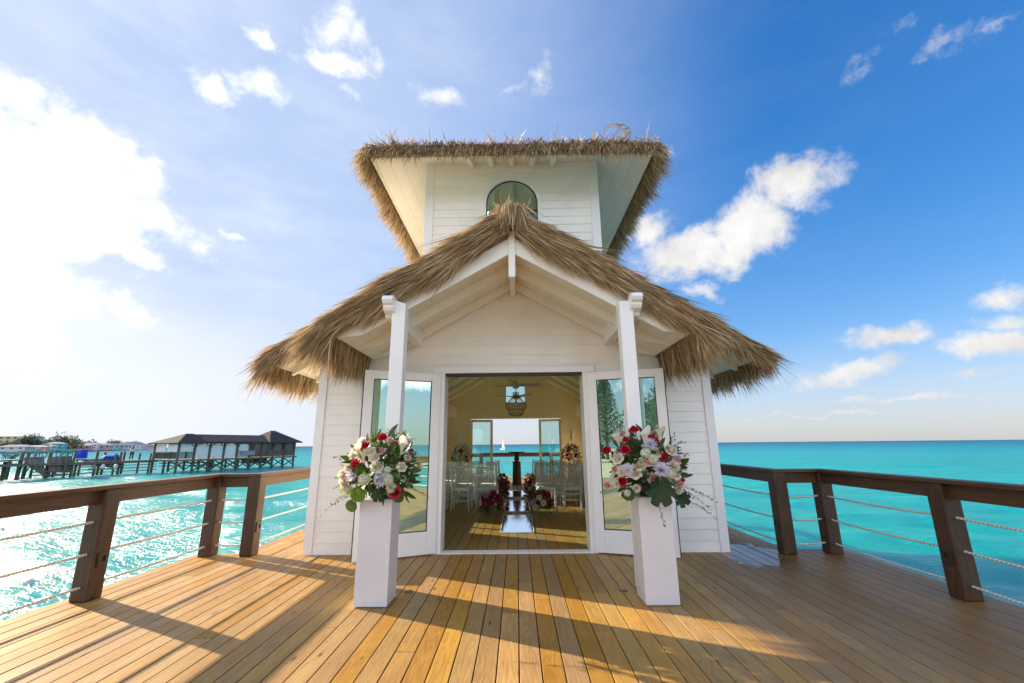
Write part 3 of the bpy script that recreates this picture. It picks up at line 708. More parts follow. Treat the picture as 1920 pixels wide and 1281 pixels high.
mb = P2(); mb.box(-TW, TW, FY + 2 * TW - .1, FY + 2 * TW, 3.4, 6.1); mb.build('tower_back', M['siding'], chapel)
# arched window
cas = P2(); n = 24
for (ra, rb, ya, yb, nm, mt) in ((AR + .055, AR - .002, FY - .022, FY + .03, 'window', 'white'),):
    def ring(rad_): return [(rad_, A0)] + [(rad_ * math.cos(t), AZ + rad_ * math.sin(t)) for t in np.linspace(0, math.pi, n)] + [(-rad_, A0)]
    A_, B_ = ring(ra), ring(rb); k = len(A_); vs = []
    for yy in (ya, yb): vs += [(x, yy, z) for x, z in A_] + [(x, yy, z) for x, z in B_]
    fs = []
    for i in range(k - 1):
        fs += [(i, i + 1, k + i + 1, k + i), (2 * k + i, 3 * k + i, 3 * k + i + 1, 2 * k + i + 1), (i, 2 * k + i, 2 * k + i + 1, i + 1), (k + i, k + i + 1, 3 * k + i + 1, 3 * k + i)]
    cas.add(vs, fs); awin = cas.build(nm, M[mt], chapel)
g = MB(); g.prism([(x, z) for x, z in ring(AR - .004)], 'y', FY + .035 - CY, FY + .043 - CY); g.build('pane', M['glass'], awin)
g = MB(); A_, B_ = ring(AR - .003), ring(AR - .018); k = len(A_)
g.add([(x, FY + .028 - CY, z) for x, z in A_] + [(x, FY + .028 - CY, z) for x, z in B_], [(i, i + 1, k + i + 1, k + i) for i in range(k - 1)]); g.build('gasket', M['black'], awin)
# tower soffit: four planes + fascia + rafter tails
TE = 2.10
def quadring(mb, d0, d1, zf, dz):
    for (sx, sy) in ((0, -1), (1, 0), (0, 1), (-1, 0)):
        def P(d, s): 
            return (sx * d + (-sy) * s * d, TC + sy * d + sx * s * d, zf(d) + dz)
        nseg = 12
        for i in range(nseg):
            a, b = d0 + (d1 - d0) * i / nseg + .001, d0 + (d1 - d0) * (i + 1) / nseg - .001
            mb.add([P(a, -1), P(a, 1), P(b, 1), P(b, -1)], [(0, 1, 2, 3)])
mb = P2(); quadring(mb, .02, TE, TZ, 0.0); mb.build('tower_soffit', M['soffit'], chapel)
mb = P2()
for (sx, sy) in ((0, -1), (1, 0), (0, 1), (-1, 0)):
    if sy: mb.box(-TE - .02, TE + .02, *sorted((TC + sy * TE, TC + sy * (TE + .022))), TZ(TE) - .075, TZ(TE) + .03)
    else: mb.box(*sorted((sx * TE, sx * (TE + .022))), TC - TE + .001, TC + TE - .001, TZ(TE) - .075, TZ(TE) + .03)
mb.build('fascia', M['soffit'], chapel)
for x in (-.98, -.49, 0.0, .49, .98):
    mb = P2(); mb.prism([(TC - TW - .02, TZ(TW) - .10), (TC - TE + .02, TZ(TE) - .07), (TC - TE + .02, TZ(TE) - .001), (TC - TW - .02, TZ(TW) - .001)], 'x', x * .68 - .035, x * .68 + .035)
    mb.build('rafter_tail', M['soffit'], chapel)

# thatch -----------------------------------------------------------------
def U(a, b, n): return rng.uniform(a, b, n)
def thatch_gable(name, zf, ex, y0, y1, base, apex_t, n_rake, n_eave, n_top, over=0.35, both=False, top_gap=None):
    """thick thatch over a gable roof; zf gives the deck's top; base = thickness at eave, apex_t at ridge"""
    th = lambda x: apex_t + (base - apex_t) * abs(x) / ex
    root = None
    sb = P2()
    for s_ in (-1, 1):
        prof = [(0, zf(0) + .06), (s_ * ex, zf(ex) + .06), (s_ * (ex + .10), zf(ex + .10) + .05), (s_ * (ex + .08), zf(ex) + th(ex) * .55), (s_ * ex, zf(ex) + th(ex) * .86), (s_ * ex * .5, zf(ex * .5) + th(ex * .5) * .9), (0, zf(0) + th(0) * .9)]
        sb.prism(prof, 'y', y0 + .05, y1)
    slab = sb.build(name, M['thatch_base'], chapel)
    B = Blades(); sl = 0.577; sn = math.hypot(1, sl)
    for s_ in (-1, 1):
        dn = np.array([s_ / sn, 0, -sl / sn]); nrmv = np.array([s_ * sl / sn, 0, 1 / sn])
        for yy, sg in ([(y0, -1)] + ([(y1, 1)] if both else [])):
            n = n_rake
            x = (U(0, 1, n) ** 0.85) * (ex + .04); t = U(0, 1, n)
            z = zf(0) - sl * x + .07 + t * (th(0) + (base - th(0)) * np.clip(x / ex, 0, 1) - .07)
            P = np.stack([s_ * x, yy + sg * U(-.02, .07, n) * (1 - .5 * t), z], 1)
            # lie along the rake; those near the lower edge droop over it
            dz = np.where(t < .25, U(-.26, .0, n), U(-.14, .05, n)); dy = sg * U(-.03, .10, n)
            D = np.stack([s_ * np.full(n, 1 / sn) * (1 + 0 * x), dy, -sl / sn + dz], 1)
            B.add(P, D, U(.26, .56, n), U(.009, .018, n), U(.0, .30, n))
            # wisps hanging free of the lower edge
            n = n_rake // 7; x = U(.25, ex + .1, n)
            P = np.stack([s_ * x, yy + sg * U(.0, .06, n), zf(0) - sl * x + U(.07, .17, n)], 1)
            D = np.stack([s_ * U(.7, 1.0, n), sg * U(-.05, .12, n), -U(.60, 1.1, n)], 1)
            B.add(P, D, U(.14, .34, n), U(.008, .016, n), U(.1, .5, n))
        # eave fringe
        n = n_eave; t = U(0, 1, n)
        P = np.stack([s_ * (ex + U(.02, .12, n) - .06 * t), U(y0 - .03, y1, n), zf(ex) + .02 + t * (base - .02) - 0 * t], 1)
        D = np.stack([s_ * U(.55, 1.0, n), U(-.28, .20, n), -U(.35, 1.1, n) - .5 * (1 - t)], 1)
        B.add(P, D, U(.22, .44, n) , U(.010, .020, n), U(.2, .8, n))
        # eave underside curtain
        n = n_eave // 2
        P = np.stack([s_ * (ex + U(.03, .12, n)), U(y0 - .02, y1, n), zf(ex) + U(-.02, .10, n)], 1)
        D = np.stack([s_ * U(.05, .45, n), U(-.2, .2, n), -U(.7, 1.1, n)], 1)
        B.add(P, D, U(.22, .42, n), U(.010, .018, n), U(.1, .5, n))
        if both:     # the wide roof: a fringe hanging over the rake
            for yy, sg in ((y0, -1), (y1, 1)):
                n = 2600; x = U(1.9, ex + .06, n)
                P = np.stack([s_ * x, yy + sg * U(-.02, .08, n), zf(0) - sl * x + U(.02, .16, n)], 1)
                D = np.stack([s_ * U(.3, 1.0, n), sg * U(-.05, .2, n), -U(.8, 1.2, n)], 1); B.add(P, D, U(.16, .34, n), U(.010, .018, n), U(.1, .4, n))
        # top surface
        n = n_top; x = U(0, 1, n) * (ex + .05)
        P = np.stack([s_ * x, U(y0, y1, n), zf(0) - sl * x + (th(0) + (base - th(0)) * x / ex) * U(.86, 1.0, n)], 1)
        D = dn[None] + nrmv[None] * U(-.02, .14, n)[:, None] + np.stack([0 * x, U(-.2, .2, n), 0 * x], 1)
        B.add(P, D, U(.35, .7, n), U(.014, .03, n), U(.0, .3, n))
    B.build('thatch_leaves', M['thatch'], slab)
    return slab
def off(o): return o
# the blades are written in true y as well: shift them under the chapel's origin
_npm = npmesh
def npmesh(name, V, q, t, material, parent=None, smooth=False):
    if parent is not None and (parent is chapel or parent.parent is chapel): V = np.asarray(V) - np.array([[0, CY, 0]])
    return _npm(name, V, q, t, material, parent, smooth)
pslab = thatch_gable('porch_thatch', PORZ, PX, PY0 - .10, FY - .03, .30, .45, 7500, 4000, 3500)
mslab = thatch_gable('main_thatch', MAINZ, MEX, MY0 - .05, MY1, .24, .34, 2600, 11000, 9000, both=True)
# bundled ridge cap at the porch gable, with broken stubs standing up
B = Blades(); n = 900
a = U(-1.0, 1.0, n)
P = np.stack([a * .15, PY0 - .14 + U(-.08, .10, n) - .03 * (1 - np.abs(a)), 4.33 - .10 * np.abs(a) + U(-.06, .04, n)], 1)
D = np.stack([a * U(.0, .45, n), U(-.30, .02, n), -U(.7, 1.2, n)], 1)
B.add(P, D, U(.14, .30, n), U(.010, .018, n), U(.1, .5, n))
n = 150
P = np.stack([U(-.18, .20, n), U(PY0 - .16, PY0 + .3, n), 4.28 + U(0, .06, n)], 1)
D = np.stack([U(-.6, .5, n), U(-.4, .3, n), U(.4, 1.1, n)], 1); B.add(P, D, U(.06, .26, n), U(.006, .014, n), 0 * P[:, 0])
n = 1600; P = np.stack([U(-.2, .2, n), U(PY0 - .1, FY - .1, n), 4.36 + U(-.1, .03, n)], 1)
D = np.stack([np.sign(P[:, 0]) * U(.6, 1, n), U(-.3, .3, n), -U(.5, .9, n)], 1); B.add(P, D, U(.15, .4, n), U(.012, .02, n), U(0, .4, n))
rc = P2(); rc.prism([(-.19, 4.17), (.19, 4.17), (.13, 4.33), (0, 4.37), (-.13, 4.33)], 'y', PY0 - .13, FY - .05)
rcap = rc.build('ridge_cap', M['thatch_base'], chapel); B.build('thatch_leaves', M['thatch'], rcap)
# tower thatch (hipped)
sb = P2(); prof = [(TE - .02, .035), (TE + .03, .0), (TE + .10, .0), (TE + .12, .09), (TE - .02, .16), (0.05, .30)]
for (sx, sy) in ((0, -1), (1, 0), (0, 1), (-1, 0)):
    def P_(d, s, z): return (sx * d + (-sy) * s * d, TC + sy * d + sx * s * d, z)
    for i in range(len(prof) - 1):
        (d0, h0), (d1, h1) = prof[i], prof[i + 1]
        sb.add([P_(d0, -1, TZ(d0) + h0), P_(d0, 1, TZ(d0) + h0), P_(d1, 1, TZ(d1) + h1), P_(d1, -1, TZ(d1) + h1)], [(0, 1, 2, 3)])
tslab = sb.build('tower_thatch', M['thatch_base'], chapel)
B = Blades()
for (sx, sy) in ((0, -1), (1, 0), (0, 1), (-1, 0)):
    o_ = np.array([sx, sy, 0.0]); tt = np.array([-sy, sx, 0.0]); c0 = np.array([0, TC, 0.0])
    def mk(n, d, s, z, od, td, dz, L, W, G):
        P = c0 + o_ * d[:, None] + tt * (s * d)[:, None] + np.array([0, 0, 1.0]) * z[:, None]
        D = o_ * od[:, None] + tt * td[:, None] + np.array([0, 0, 1.0]) * dz[:, None]
        B.add(P, D, L, W, G)
    k = 1.0 if sy < 0 else (1.35 if sx else .5)
    n = int(3000 * k); d = U(TE + .03, TE + .12, n); mk(n, d, U(-1, 1, n), TZ(TE) + U(-.04, .12, n), U(.4, 1.0, n) if sx else U(.05, .6, n), U(-.45, .25, n), -(U(.25, 1.05, n) if sx else U(.55, 1.15, n)), U(.18, .36, n) if sx else U(.08, .24, n), U(.008, .016, n), U(.1, .5, n))
    n = int((1100 if sx or sy > 0 else 450) * k); d = U(TE + .03, TE + .08, n); mk(n, d, U(-1, 1, n), TZ(TE) + U(-.05, .05, n), U(.1, .5, n), U(-.25, .25, n), -U(.6, 1.0, n), U(.12, .26, n), U(.008, .014, n), U(.1, .4, n))
    n = 1800; d = np.sqrt(U(0, 1, n)) * TE; mk(n, d, U(-1, 1, n), TZ(0) - .485 * d + .27 - .12 * d / TE, U(.8, 1, n), U(-.25, .25, n), -U(.3, .5, n), U(.25, .5, n), U(.014, .028, n), U(0, .2, n))
# stray stalks on the front edge
n = 26; xs = np.array([-1.72, -1.66, -1.9, -1.83, -1.76, -1.02, -.98, -.95, -.86, -.4, -.25, -.22, .14, .17, .25, .62, .66, 1.2, 1.33, 1.35, 1.5, 2.0, 1.97, -1.2, .9, -2.1])
P = np.stack([xs, np.full(n, TC - TE - .12), np.full(n, TZ(TE) + .08)], 1); D = np.stack([U(-.8, .4, n), U(-.6, -.1, n), U(.5, 1.0, n)], 1)
B.add(P, D, U(.10, .36, n), np.full(n, .014), np.zeros(n))
n = 700; P = np.stack([U(-2.2, 2.2, n), TC - TE - U(.0, .12, n), TZ(TE) + U(.06, .14, n)], 1); D = np.stack([U(-.8, .8, n), U(-1, 0, n), U(-.1, .5, n)], 1)
B.add(P, D, U(.05, .14, n), U(.008, .014, n), np.zeros(n))
B.build('thatch_leaves', M['thatch'], tslab)

# dry palm frond on the tower roof
fr = empty('palm_frond', (1.72, TC - TE - .05, TZ(TE) + .13), 0, 'pale dry curled palm frond sticking up on the tower roof edge', 'palm frond')
mb = MB(); pts = [(0, 0, 0), (.03, 0, .08), (.05, 0, .16), (.02, 0, .24), (-.05, 0, .29), (-.14, 0, .30)]; mb.tube(pts, [.012, .01, .009, .007, .005, .003], 6)
mb.build('stem', M['sprig'], fr, True)
B = Blades(); n = 60; ii = rng.integers(2, 6, n); P = np.array([pts[i] for i in ii]) + rng.normal(0, .008, (n, 3)); D = np.stack([-U(.5, 1.2, n), U(-.3, .3, n), U(-.5, .35, n)], 1)
B.add(P, D, U(.10, .24, n), U(.008, .016, n), U(0, .6, n)); B.build('leaflets', M['thatch'], fr)

# back doors (four-leaf, the middle pair folded to the sides)
for s_ in (-1, 1):
    e0 = empty('door', (s_ * BW, BY + .07 - CY, 0), math.pi if s_ > 0 else 0.0); e0.parent = chapel
    e0.rotation_euler = (0, 0, (math.pi - R_(8)) if s_ > 0 else R_(8))
    W_, T = .88, .045; fm = MB(); fm.box(0, .07, -T / 2, T / 2, .02, BH - .02).box(W_ - .10, W_, -T / 2, T / 2, .02, BH - .02).box(.0705, W_ - .1005, -T / 2 + .001, T / 2 - .001, .02, .25).box(.0705, W_ - .1005, -T / 2 + .001, T / 2 - .001, BH - .12, BH - .02)
    fm.build('door_frame', M['white'], e0, bevel=.003); MB().box(.071, W_ - .101, -.004, .004, .251, BH - .121).build('pane', M['clear_glass'], e0)
mb = P2()
for s_ in (-1, 1): mb.box(*sorted((s_ * BW, s_ * (BW + .10))), BY - .03, BY - .009, 0, BH + .1)
mb.box(-BW - .1, BW + .1, BY - .034, BY - .009, BH + .001, BH + .11); mb.build('door_casing', M['inside'], chapel)
mb = P2(); a = SQ[0]
for (x0, x1, z0, z1) in ((-a, -a + .04, SQ[1], SQ[2]), (a - .04, a, SQ[1], SQ[2]), (-a + .0405, a - .0405, SQ[1], SQ[1] + .04), (-a + .0405, a - .0405, SQ[2] - .04, SQ[2])): mb.box(x0, x1, BY + .03, BY + .09, z0, z1)
f = mb.build('window', M['white'], chapel)
g = MB(); g.box(-a + .04, a - .04, BY + .055 - CY, BY + .061 - CY, SQ[1] + .04, SQ[2] - .04); g.build('pane', M['clear_glass'], f)

# wall lamps inside
def sconce(x, y, rz_, label):
    e = empty('wall_lamp', (x, y, 1.75), rz_, label, 'wall lamp', 'white wall lamps inside the chapel')
    MB().box(-.05, .05, -.02, 0, -.13, .13).build('back_plate', M['fan'], e, bevel=.004)
    MB().lathe([(.045, -.2), (.05, -.18), (.05, .18), (.045, .2)], 14, (0, -.07, 0)).build('lamp_shade', M['white'], e, True)
sconce(XC - 2.25, BY - .012, 0, 'slim white wall lamp on the back wall left of the glass doors')
sconce(XC + 2.25, BY - .012, 0, 'slim white wall lamp on the back wall right of the glass doors')
sconce(XC - HW + .145, 10.6, -math.pi / 2 * -1, 'slim white wall lamp on the left side wall')
sconce(XC + HW - .145, 10.6, -math.pi / 2, 'slim white wall lamp on the right side wall')

# ------------------------------------------------------------------ railings
def rope_obj(p, q, sag, parent, r=.0115):
    mb = MB(); p, q = Vector(p), Vector(q); n = 14; pts = []
    for i in range(n + 1):
        t_ = i / n; v_ = p.lerp(q, t_); v_.z -= sag * 4 * t_ * (1 - t_); pts.append(v_)
    mb.tube(pts, r, 8, False)
    o = mb.build('rope', M['rope'], parent, True)
    uv = o.data.uv_layers.new(name='UVMap'); L_ = (q - p).length
    ln = []
    for pl in o.data.polygons:
        i0 = pl.index // 8; k0 = pl.index % 8
        for c, (di, dk) in enumerate(((0, 0), (0, 1), (1, 1), (1, 0))): ln += [(k0 + dk) / 8.0, (i0 + di) / n * L_]
    uv.data.foreach_set('uv', ln)
    return o
def railing(name, path, posts, label, lights=(), sag=.012, ends=True):
    """path: corner points; posts: list of (x, y)"""
    e = empty(name, (path[0][0], path[0][1], 0), 0, label, 'railing'); ox, oy = path[0][0], path[0][1]
    S = .17
    for i, (x, y) in enumerate(posts):
        s2 = S if i not in lights or True else S
        p = MB().box(x - ox - s2 / 2, x - ox + s2 / 2, y - oy - s2 / 2, y - oy + s2 / 2, 0.0, 1.028).build('post', M['rail_z'], e, bevel=.014)
        if i in lights:
            sx = 1 if x < 0 else -1
            lb = MB(); yf = y - oy - s2 / 2
            # square bronze step light on the face that looks on to the deck
            xf = x - ox + sx * (s2 / 2)
            a, b = sorted((xf, xf + sx * .014))
            lb.box(a, b, y - oy - .05, y - oy - .026, .30, .43).box(a, b, y - oy + .026, y - oy + .05, .30, .43).box(a, b, y - oy - .0255, y - oy + .0255, .40, .43).box(a, b, y - oy - .0255, y - oy + .0255, .30, .345)
            l_ = lb.build('step_light', M['brown_metal'], e)
            a, b = sorted((xf + sx * .001, xf + sx * .004)); MB().box(a, b, y - oy - .025, y - oy + .025, .3455, .3995).build('lens', M['black'], l_)
    for (ax, ay), (bx, by) in zip(path[:-1], path[1:]):
        d = nrm((bx - ax, by - ay, 0)); mt = M['rail_y'] if abs(d.y) > abs(d.x) else M['rail_x']
        a_ = Vector((ax - ox, ay - oy, 0)); b_ = Vector((bx - ox, by - oy, 0))
        ext = d * (.089 if abs(d.y) > abs(d.x) else -.0905)
        MB().beam(a_ - ext + Vector((0, 0, 1.049)), b_ + ext + Vector((0, 0, 1.049)), .178, .04).build('cap_rail', mt, e, bevel=.005)
    for (ax, ay), (bx, by) in zip(posts[:-1], posts[1:]):
        d = nrm((bx - ax, by - ay, 0)); mt = M['rail_y'] if abs(d.y) > abs(d.x) else M['rail_x']
        a_ = Vector((ax - ox, ay - oy, 0)) + d * (S / 2 - .002); b_ = Vector((bx - ox, by - oy, 0)) - d * (S / 2 - .002)
        sd_ = Vector((d.y, -d.x, 0)) * (1 if True else -1)
        inn = sd_ * .03 if ax < 0 else sd_ * .03
        MB().beam(a_ + Vector((0, 0, .957)), b_ + Vector((0, 0, .957)), .04, .14).build('side_rail', mt, e, bevel=.004)
        for z in (.72, .425, .13): rope_obj(a_ + Vector((0, 0, z)), b_ + Vector((0, 0, z)), sag, e)
    return e
XL, XR = -4.225, 4.165; JY = 6.28; XLi, XRi = -3.665, 3.565
railing('deck_railing', [(XL, -5.6), (XL, JY), (XLi, JY), (XLi, 20.2)], [(XL, -5.5), (XL, -3.9), (XL, -2.25), (XL, -.55), (XL, 1.15), (XL, 2.86), (XL, 4.585), (XL, JY), (XLi, JY)] + [(XLi, y) for y in (8.3, 10.3, 12.3, 14.3, 16.3, 18.2)] + [(XLi, 20.12)],
        'brown timber and rope railing along the sunny left edge of the deck', lights=(6, 8), sag=.004)
railing('deck_railing', [(XR, -5.6), (XR, JY - .1), (XRi, JY - .1), (XRi, 20.2)], [(XR, -5.5), (XR, -3.9), (XR, -2.25), (XR, -.65), (XR, 1.05), (XR, 2.74), (XR, 4.46), (XR, JY - .1), (XRi, JY - .1)] + [(XRi, y) for y in (8.2, 10.2, 12.2, 14.2, 16.2, 18.2)] + [(XRi, 20.12)],
        'dark brown timber and rope railing along the shaded right edge of the deck', lights=(6, 8), sag=.016)
railing('deck_railing', [(XLi + .09, 20.12), (XRi - .09, 20.12)], [(x, 20.12) for x in (-3.4, -1.62, 1.55, 3.3)], 'timber and rope railing behind the chapel seen through its back door')

# ------------------------------------------------------------------ pedestals
def pedestal(x, label):
    e = empty('flower_pedestal', (x, 4.475, 0), 0, label, 'pedestal', 'white square pedestals on the deck')
    h = .93; MB().box(-.155, .155, -.15, .15, 0.006, h - .012).build('column', M['pedestal'], e, bevel=.006)
    MB().box(-.157, .157, -.152, .152, h - .0118, h).build('top', M['pedestal'], e, bevel=.002)
    return e
pedestal(-1.355, 'white square pedestal in front of the left porch column'); pedestal(1.31, 'white square pedestal in front of the right porch column')
for x, lb in ((-1.11, 'small round metal floor cover beside the left pedestal'), (1.05, 'small round metal floor cover beside the right pedestal')):
    o = MB().lathe([(.045, 0), (.045, .004), (.038, .007), (.0, .007)], 20).build('floor_cover', M['dull'], None, True); o.location = (x, 4.76, .0015); tag(o, lb, 'floor cover', 'round floor covers')

# ------------------------------------------------------------------ flowers
def patch(mb, base, d, side, L_, W_, curl=.3, cup=0.0, n=3):
    """a curved petal or leaf: n segments long, 2 wide"""
    d = nrm(d); side = nrm(Vector(side) - d * Vector(side).dot(d)); nn = side.cross(d)
    vs = []
    for i in range(n + 1):
        t_ = i / n; w_ = W_ * math.sin(math.pi * min(1.0, (t_ * .86 + .10))) ** .8
        c = Vector(base) + d * (L_ * t_) + nn * (curl * L_ * t_ * t_)
        vs += [c - side * w_ / 2 + nn * cup * w_, c, c + side * w_ / 2 + nn * cup * w_]
    fs = []
    for i in range(n):
        for k in range(2): a = i * 3 + k; fs.append((a, a + 1, a + 4, a + 3))
    mb.add(vs, fs)
def rose_mesh(r, rnd):
    mb = MB()
    for ring_, (n, tilt, rr, L_) in enumerate(((3, 80, .10, .75), (4, 68, .25, .85), (5, 52, .38, .9), (6, 30, .45, .9))):
        for k in range(n):
            a = 2 * math.pi * (k + ring_ * .37) / n + rnd.uniform(-.2, .2); t_ = R_(tilt)
            rad = Vector((math.cos(a), math.sin(a), 0)); d = rad * math.cos(t_) + Vector((0, 0, 1)) * math.sin(t_)
            tang = Vector((-math.sin(a), math.cos(a), 0))
            patch(mb, rad * rr * r * .5 + Vector((0, 0, -.35 * r)), d, tang, L_ * r, r * 1.05, -.35 if ring_ < 3 else .25, .12, 3)
    return mb
def mum_mesh(r, rnd, n=90, wdt=.16, flat=.75):
    mb = MB()
    for k in range(n):
        z = 1 - 1.25 * (k + .5) / n; ph = k * 2.39996; rr = math.sqrt(max(0, 1 - z * z)); d = Vector((rr * math.cos(ph), rr * math.sin(ph), z * flat + .1))
        d = nrm(d + Vector((rnd.gauss(0, .08),) * 3)); tang = d.cross(Vector((0, 0, 1))) if rr > .1 else Vector((1, 0, 0))
        patch(mb, d * r * .25, d, tang, r * rnd.uniform(.68, .85), r * wdt * 1.6, .18, .1, 2)
    return mb
def hydrangea_mesh(r, rnd):
    mb = MB()
    for k in range(60):
        z = 1 - 1.35 * (k + .5) / 60; ph = k * 2.39996; rr = math.sqrt(max(0, 1 - z * z)); d = Vector((rr * math.cos(ph), rr * math.sin(ph), z)); c = d * r * .85
        t1 = nrm(d.cross(Vector((.3, .2, 1)))); t2 = d.cross(t1)
        for q in range(4):
            a = q * math.pi / 2 + rnd.random(); dd = t1 * math.cos(a) + t2 * math.sin(a) + d * .35; patch(mb, c, dd, d.cross(dd), r * .24, r * .22, .1, .0, 2)
    return mb
def calla_mesh(r, rnd):
    mb = MB(); n = 14; prof = [(.10, -1.0), (.16, -.5), (.30, 0.0), (.50, .45), (.74, .72)]
    vs = []
    for (q, z) in prof:
        for k in range(n):
            a = 2 * math.pi * k / n; lift = max(0, math.cos(a)) ** 2 * (q ** 2) * 1.7
            vs.append((q * r * math.cos(a) * (1 + .25 * lift), q * r * math.sin(a), (z + lift) * r))
    fs = [(i * n + k, i * n + (k + 1) % n, (i + 1) * n + (k + 1) % n, (i + 1) * n + k) for i in range(len(prof) - 1) for k in range(n)]
    mb.add(vs, fs); mb.tube([(0, 0, -.6 * r), (0, 0, .35 * r)], r * .08, 6); return mb
FL = {}
rnd = random.Random(3)
def flower_proto(key, mb, material, smooth=True):
    me = mb.build(key, M[material], None, smooth, link=False); FL[key] = me.data; bpy.data.objects.remove(me)
for c in ('red', 'pink', 'cream', 'magenta'): flower_proto('rose_' + c, rose_mesh(1.0, rnd), c)
flower_proto('mum_lilac', mum_mesh(1.0, rnd, 80, .12), 'lilac'); flower_proto('mum_cream', mum_mesh(1.0, rnd, 90, .16), 'cream')
flower_proto('hydrangea', hydrangea_mesh(1.0, rnd), 'lime_white'); flower_proto('calla', calla_mesh(1.0, rnd), 'cream')
FSZ = {'rose_red': .043, 'rose_pink': .046, 'rose_cream': .049, 'rose_magenta': .05, 'mum_lilac': .068, 'mum_cream': .055, 'hydrangea': .062, 'calla': .06}
FNAME = {'rose_red': 'rose', 'rose_pink': 'rose', 'rose_cream': 'rose', 'rose_magenta': 'rose', 'mum_lilac': 'chrysanthemum', 'mum_cream': 'chrysanthemum', 'hydrangea': 'hydrangea', 'calla': 'calla_lily'}
FLAB = {'rose_red': 'deep red rose', 'rose_pink': 'pale pink rose', 'rose_cream': 'cream white rose', 'rose_magenta': 'dark magenta rose', 'mum_lilac': 'lilac spider chrysanthemum', 'mum_cream': 'cream chrysanthemum', 'hydrangea': 'greenish white hydrangea', 'calla': 'white calla lily'}
def put_flower(parent, key, pos, d, sc=1.0):
    o = bpy.data.objects.new(FNAME[key], FL[key]); COL.objects.link(o); o.parent = parent; o.location = pos
    q = nrm(d).to_track_quat('Z', 'Y'); q = q @ Matrix.Rotation(random.uniform(0, 6.28), 3, 'Z').to_quaternion(); o.rotation_mode = 'QUATERNION'; o.rotation_quaternion = q
    o.scale = (FSZ[key] * sc,) * 3; o['label'] = FLAB[key]; return o
def foliage(parent, cz, rx, rz_, n, seed, big=1.0, zmin=-.5):
    r_ = random.Random(seed); mb = MB()
    for i in range(n):
        z = r_.uniform(zmin, 1); ph = r_.uniform(0, 6.28); rr = math.sqrt(max(0, 1 - z * z)); d = Vector((rr * math.cos(ph), rr * math.sin(ph), z))
        k = r_.uniform(.30, .90); p = Vector((d.x * rx * k, d.y * rx * k, cz + d.z * rz_ * k))
        dd = nrm(d + Vector((r_.gauss(0, .35), r_.gauss(0, .35), r_.gauss(0, .35))))
        patch(mb, p, dd, Vector((r_.gauss(0, 1), r_.gauss(0, 1), r_.gauss(0, 1))), r_.uniform(.07, .15) * big, r_.uniform(.03, .06) * big, r_.uniform(-.4, .4), .12, 3)
    mb.build('foliage', M['leaf'], parent, True)
    mb = MB()
    for i in range(n // 5):
        z = r_.uniform(zmin, 1); ph = r_.uniform(0, 6.28); rr = math.sqrt(max(0, 1 - z * z)); d = Vector((rr * math.cos(ph), rr * math.sin(ph), z))
        k = r_.uniform(.7, 1.0); p = Vector((d.x * rx * k, d.y * rx * k, cz + d.z * rz_ * k)); dd = nrm(d + Vector((r_.gauss(0, .4), r_.gauss(0, .4), r_.gauss(0, .4))))
        for q in range(5): patch(mb, p + dd * .02 * q, nrm(dd + Vector((r_.gauss(0, .8), r_.gauss(0, .8), r_.gauss(0, .8)))), Vector((r_.gauss(0, 1), r_.gauss(0, 1), r_.gauss(0, 1))), r_.uniform(.02, .045) * big, .016 * big, .2, .1, 2)
    mb.build('filler_foliage', M['sprig'], parent, True)
def sprig(parent, p, d, L_, seed, droop=.35):
    r_ = random.Random(seed); mb = MB(); pts = []; d = nrm(d)
    for i in range(7): t_ = i / 6; pts.append(Vector(p) + d * L_ * t_ + Vector((0, 0, -droop * L_ * t_ * t_)))
    mb.tube(pts, [.0028 * (1 - i / 8) for i in range(7)], 4)
    for i in range(26):
        t_ = r_.uniform(.25, 1); k = int(t_ * 6 * .999); c = pts[k].lerp(pts[k + 1], t_ * 6 - k)
        dd = nrm(d + Vector((r_.gauss(0, .7), r_.gauss(0, .7), r_.gauss(0, .7)))); patch(mb, c, dd, Vector((r_.gauss(0, 1), r_.gauss(0, 1), r_.gauss(0, 1))), r_.uniform(.015, .035), .012, .2, .1, 2)
    mb.build('sprig', M['sprig'], parent, True)
def monstera(parent, p, rot, size, material='leaf_dark'):
    mb = MB(); nn = 40; rim = []
    for i in range(nn + 1):
        a = -math.pi * .93 + 2 * math.pi * .93 * i / nn; r = size * (.62 + .30 * math.cos(a / 1.0) + .06 * math.cos(2 * a))
        if material == 'leaf_dark' and 4 < i < nn - 4 and (i % 5) in (0,): r *= .74
        rim.append(Vector((r * math.sin(a), -.06 * size * abs(math.sin(a)) * 2, -r * math.cos(a))))
    vs = [Vector((0, .02, 0))] + [x * .5 + Vector((0, .035 * size, 0)) for x in rim] + rim; k = nn + 1; fs = []
    for i in range(nn): fs += [(0, 1 + i, 2 + i), (1 + i, 1 + k + i, 2 + k + i, 2 + i)]
    mb.add(vs, fs); mb.xf(Matrix.Translation(p) @ rot.to_4x4()); o = mb.build('broad_leaf', M[material], parent, True); return o
